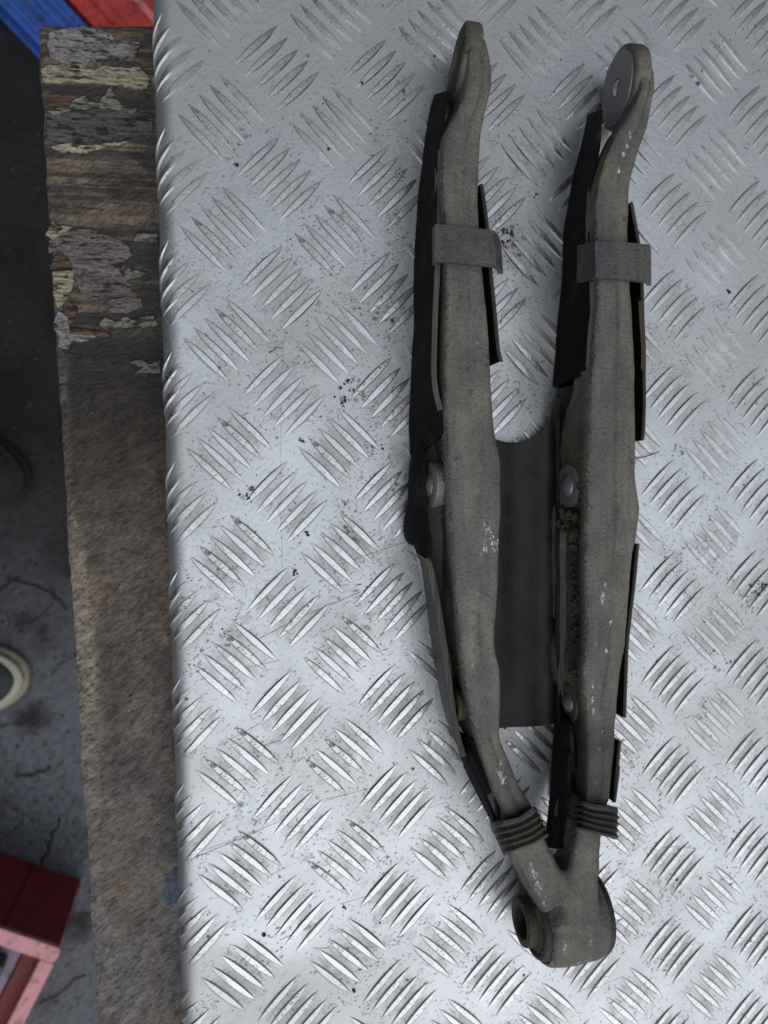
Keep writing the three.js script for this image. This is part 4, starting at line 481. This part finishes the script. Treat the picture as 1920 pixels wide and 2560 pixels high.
// ---------------------------------------------------------------- loose things on the plate
{
  const q = [[194.6, 8.0, 197.1], [202.7, 3.0, 196.4], [208.9, 2.0, 194.8], [212.4, 1.6, 194.0], [212.9, 2.4, 193.3]].map(V);
  const t = thing('twig', [q[3].x, 0, q[3].z], 'thin dark twig poking out from under the right beam of the suspension arm', 'twig');
  part('stalk', new THREE.TubeGeometry(new THREE.CatmullRomCurve3(q), 20, 0.28, 6), new THREE.MeshStandardMaterial({ color: new THREE.Color().setRGB(0.02, 0.018, 0.015), roughness: 0.9 }), t);
  const bits = [], crumb = (x, z, r) => { const g = new THREE.IcosahedronGeometry(r, 0); g.deleteAttribute('uv'); const a = g.attributes.position; g.scale(rr(0.7, 1.7), rr(0.4, 0.8), rr(0.7, 1.5)); g.rotateY(rr(0, 6)); g.translate(x, r * 0.35, z); bits.push(g); };
  for (const [p, r, n] of [[[43.8, 0.0, 3.2], 1.5, 4], [[76.4, 0.0, 33.3], 2, 4], [[-21.5, 0.0, 49.0], 1, 2], [[25.3, 0.0, 37.4], 0.8, 2], [[3.5, 0.0, 252.9], 1.5, 4], [[9.7, 0.0, 234.4], 1.5, 3], [[3.9, 0.0, 253.9], 1.5, 3], [[139.1, 0.0, 53.5], 1.6, 4], [[-21.6, 0.0, 213.0], 2.5, 4], [[26.2, 0.0, 435.3], 0.9, 2], [[30.1, 0.0, 482.0], 0.9, 3], [[-16.6, 0.0, 443.5], 0.8, 2], [[242.2, 0.0, 449.3], 0.9, 2], [[33.0, 0.0, 157.8], 4, 8], [[28.7, 0.0, 165.1], 3, 6], [[50.7, 0.0, 189.7], 1.4, 3], [[8.1, 0.0, 186.0], 1, 3], [[122.6, 0.0, 75.9], 4, 12], [[114.5, 0.0, 80.6], 3, 6], [[284.8, 0.0, 273.9], 2, 6], [[259.5, 0.0, 99.9], 1, 2], [[226.0, 0.0, 446.8], 1, 2], [[88.9, 0.0, 229.3], 2, 4]])
    for (let k = 0; k < n; k++) crumb(p[0] + rr(-r, r), p[2] + rr(-r, r), rr(0.35, 0.95));
  for (let k = 0; k < 220; k++) crumb(rr(-50, 320), rr(-50, 560), rr(0.15, 0.42));
  const g = finish(mergeGeometries(bits), 0.3, cuv), o = thing('grit', [90, 0, 220], 'dark crumbs of dirt scattered over the tread plate', 'grit'); o.userData.kind = 'stuff';
  part('crumbs', g, new THREE.MeshStandardMaterial({ color: new THREE.Color().setRGB(0.03, 0.027, 0.023), roughness: 0.9 }), o).userData.kind = 'stuff';
}
// ---------------------------------------------------------------- things on the ground, out of focus
const scuff = (() => { const W = 512, c = new Uint8Array(W * W * 4), r = new Uint8Array(W * W * 4); for (let j = 0; j < W; j++) for (let i = 0; i < W; i++) { const o = (j * W + i) * 4, n = fbm(i / 50, j / 50, 5, 3), l = smooth(0.62, 0.72, fbm(i / 3 + j / 30, j / 60, 3, 19)), d = smooth(0.55, 0.75, fbm(i / 18, j / 22, 4, 29)), q = (0.7 + 0.45 * n + 0.25 * l) * (1 - 0.4 * d); for (let e = 0; e < 3; e++) c[o + e] = s8(Math.min(1, q * 0.85)); c[o + 3] = r[o] = r[o + 3] = 255; r[o + 1] = 255 * Math.min(1, 0.75 + 0.5 * (n - 0.4) + 0.3 * l); r[o + 2] = 0; } return [tex(c, W, W, true, true), tex(r, W, W, false, true)]; })();
const plastic = (r, g, b, rough = 0.4) => new THREE.MeshStandardMaterial({ color: new THREE.Color().setRGB(r * 1.2, g * 1.2, b * 1.2), map: scuff[0], roughnessMap: scuff[1], roughness: rough * 1.2 });
function rbox(x0, y0, z0, x1, y1, z1, r = 3) { const s = new THREE.Shape(), a = Math.min(r, (x1 - x0) / 2 - 0.01, (z1 - z0) / 2 - 0.01); const X0 = x0, X1 = x1, Z0 = z0, Z1 = z1;
  s.moveTo(X0 + a, Z0); s.lineTo(X1 - a, Z0); s.quadraticCurveTo(X1, Z0, X1, Z0 + a); s.lineTo(X1, Z1 - a); s.quadraticCurveTo(X1, Z1, X1 - a, Z1); s.lineTo(X0 + a, Z1); s.quadraticCurveTo(X0, Z1, X0, Z1 - a); s.lineTo(X0, Z0 + a); s.quadraticCurveTo(X0, Z0, X0 + a, Z0);
  const b = Math.min(1.2, (y1 - y0) / 3), g = new THREE.ExtrudeGeometry(s, { depth: y1 - y0 - 2 * b, bevelEnabled: true, bevelThickness: b, bevelSize: b, bevelOffset: -b, bevelSegments: 2, curveSegments: 6 }); g.rotateX(Math.PI / 2); g.translate(0, y1 - b, 0); return g; }
const turned = (g, at, a) => { if (g.type !== 'BufferGeometry') { const p = g.attributes.position, uv = new Float32Array(p.count * 2); for (let i = 0; i < p.count; i++) { uv[2 * i] = p.getX(i) / 180 + p.getY(i) / 240; uv[2 * i + 1] = p.getZ(i) / 180 + p.getY(i) / 200; } g.setAttribute('uv', new THREE.BufferAttribute(uv, 2)); } g.rotateY(a); g.translate(...at); return g; };
{ // red crate, lower left: local +x runs along its short wall to the right corner, +z away from the bench
  const at = [-239, -750, 783], a = Math.atan2(-0.47, 0.88), H = 170;
  const root = thing('plastic_crate', [-330, -750, 850], 'red plastic crate with a pale pink rim, on the ground at lower left', 'crate');
  const red = plastic(0.26, 0.022, 0.022, 0.45), rim = plastic(0.55, 0.25, 0.27, 0.55), put = (n, g, m, p) => part(n, turned(g, at, -a * -1), m, root, p);  // rim faded pink, with the sky sheen on its top put into the colour
  put('wall', rbox(-300, 0, 0, 0, H - 8, 5), red); put('wall', rbox(-300, 0, 395, 0, H - 8, 400), red); put('wall', rbox(-5, 0, 5.5, 0, H - 8, 394.5), red); put('wall', rbox(-300, 0, 5.5, -295, H - 8, 394.5), red);
  put('floor', rbox(-295, 4, 5, -5, 8, 395), red);
  put('rim', rbox(-300, H - 8, -3, 3, H, 17, 6), rim); put('rim', rbox(-15, H - 8, 17.3, 3, H, 400), rim); put('rim', rbox(-303, H - 8, 17.3, -285, H, 400), rim); put('rim', rbox(-303, H - 8, 400.3, 3, H, 414), rim);
  put('ledge', rbox(-34, H - 60, 17, -5.5, H - 56, 390), red);
  for (const x of [-70, -140]) put('rib', rbox(x, 10, -3, x + 5, H - 9, -0.3), red);
  const s = thing('plastic_sheet', [-330, -640, 880], 'lilac sheet lying inside the red crate', 'sheet');
  part('sheet', turned(rbox(-285, H - 48, 18, -36, H - 46, 380), at, a), plastic(0.3, 0.23, 0.33, 0.6), s);
  const c = thing('black_component', [-310, -620, 800], 'glossy black plastic component on the lilac sheet in the red crate', 'component'), bk = plastic(0.012, 0.012, 0.014, 0.25);
  part('body', turned(rbox(-180, H - 45.5, 26, -62, H - 14, 68, 14), at, a), bk, c); part('end_cap', turned(rbox(-84, H - 45.4, 52, -48, H - 20, 92, 9), at, a), bk, c);
  const k = turned(lathe([[0, 16], [6, 15.5], [8, 13], [8, 0]], 24, [-66, H - 22, 70], new THREE.Vector3(0, 1, 0)), at, a); part('knob', k, plastic(0.05, 0.05, 0.055, 0.2), c);
}
{ // blue and red plastic tubs lying bottom up beyond the end of the board, top left
  const a = Math.PI * 0.745, tub = (label, at, L, W, H, c, c2, rows) => {
    const root = thing('plastic_tub', at, label, 'tub'), m = plastic(...c, 0.38), m2 = plastic(...c2, 0.38), put = (n, g, mm = m) => part(n, turned(g, at, a), mm, root);
    put('shell', rbox(0, 4, 0, L, H, W, 7)); put('rim', rbox(-4, 0, -4, L + 4, 8, W + 4, 8));
    for (const [z, w, h, f] of rows) put('ridge', rbox(10, H - 0.5, z, L - 10, H + h, z + w, 3), f ? m2 : m);
  };
  tub('blue plastic tub lying on the ground beyond the board end, farthest top left', [-200, -750, -326], 460, 66, 46, [0.025, 0.085, 0.36], [0.03, 0.05, 0.2], [[8, 6, 5, 0], [22, 5, 4, 1], [36, 8, 6, 0], [50, 5, 4, 0]]);
  tub('red plastic tub between the blue tub and the tread plate, top left', [-130, -750, -356], 460, 330, 52, [0.36, 0.032, 0.026], [0.5, 0.16, 0.15], [[20, 12, 5, 0], [62, 9, 7, 1], [84, 10, 9, 0], [112, 7, 5, 0], [150, 12, 7, 1], [200, 12, 6, 0]]);  // paler ridges carry the highlight streak in their colour
}
{ // shoes of whoever stands at the bench, only the toes in frame
  const outline = (s) => { const t = s, w = 50 * Math.sqrt(Math.max(0, 1 - Math.pow(Math.abs((t - 0.66) / (t > 0.66 ? 0.34 : 0.66)), t > 0.66 ? 2.5 : 3.2))) * (t > 0.66 ? 1 : 0.8 + 0.2 * t / 0.66); return w; };
  const slab = (y0, y1, grow, L = 292) => { const rings = []; for (let i = 0; i <= 44; i++) { const t = 0.5 - 0.5 * Math.cos(i / 44 * Math.PI), x = (t - 1) * L + grow * (2 * t - 1), w = outline(t) + grow + 0.01; rings.push([[x, y0, -w + 1], [x, y0 + 2, -w], [x, y1 - 3, -w], [x, y1 - 0.8, -w + 1.2], [x, y1, -w + 3 > 0 ? 0 : -w + 3], [x, y1, w - 3 < 0 ? 0 : w - 3], [x, y1 - 0.8, w - 1.2], [x, y1 - 3, w], [x, y0 + 2, w], [x, y0, w - 1]].reverse()); } return loft(rings); };
  const upper = (L = 292) => { const rings = []; for (let i = 0; i <= 40; i++) { const t = 0.5 - 0.5 * Math.cos(i / 40 * Math.PI), x = (t - 1) * (L - 24) - 10, w = Math.max(0.3, outline(t) * 0.9), h = 26 + (t < 0.35 ? 75 : 75 * (1 - smooth(0.35, 0.92, t)) + 22 * Math.sqrt(Math.max(0, 1 - Math.pow(Math.max(0, (t - 0.6) / 0.4), 3)))), r = []; for (let k = 0; k <= 16; k++) { const q = k / 16 * Math.PI; r.push([x, 20 + (h - 20) * Math.pow(Math.sin(q), 0.6), -w * Math.cos(q) * (1 - 0.15 * Math.sin(q))]); } rings.push(r); } return loft(rings); };
  const uvl = (x, y, z) => [x / 80 + y / 90, z / 80];
  const shoe = (at, a, label, cs, cr_, cu) => {
    const root = thing('shoe', at, label, 'shoe'), put = (n, g, m) => part(n, turned(finish(g, 0.8, uvl), at, a), m, root);
    put('sole', slab(0, 14, 3), cs); put('toe_band', slab(14.2, 30, -1.5), cr_); put('upper', upper(), cu); return root;
  };
  const leather = new THREE.MeshStandardMaterial({ color: new THREE.Color().setRGB(0.022, 0.03, 0.036), roughness: 0.6, bumpMap: coverMaps[1], bumpScale: 0.0015 });
  const tan = new THREE.MeshStandardMaterial({ color: new THREE.Color().setRGB(0.34, 0.31, 0.23), roughness: 0.7, bumpMap: coverMaps[1], bumpScale: 0.002 }), tan2 = new THREE.MeshStandardMaterial({ color: new THREE.Color().setRGB(0.45, 0.42, 0.34), roughness: 0.7, bumpMap: coverMaps[1], bumpScale: 0.002 });
  shoe([-300, -746, 474], 0.03, 'dark shoe with a tan rubber toe band and sole, toe just inside the left edge', tan, tan2, leather);
  const dk = new THREE.MeshStandardMaterial({ color: new THREE.Color().setRGB(0.012, 0.013, 0.01), roughness: 0.8, bumpMap: coverMaps[1], bumpScale: 0.003 });  // near-black colour holds the shade this shoe stands in
  shoe([-291, -746, 212], -0.42, 'almost black shoe in the shade left of the board, halfway up the left edge', dk, dk, dk);
}
renderer.setSize(768, 1024);
renderer.render(scene, camera);
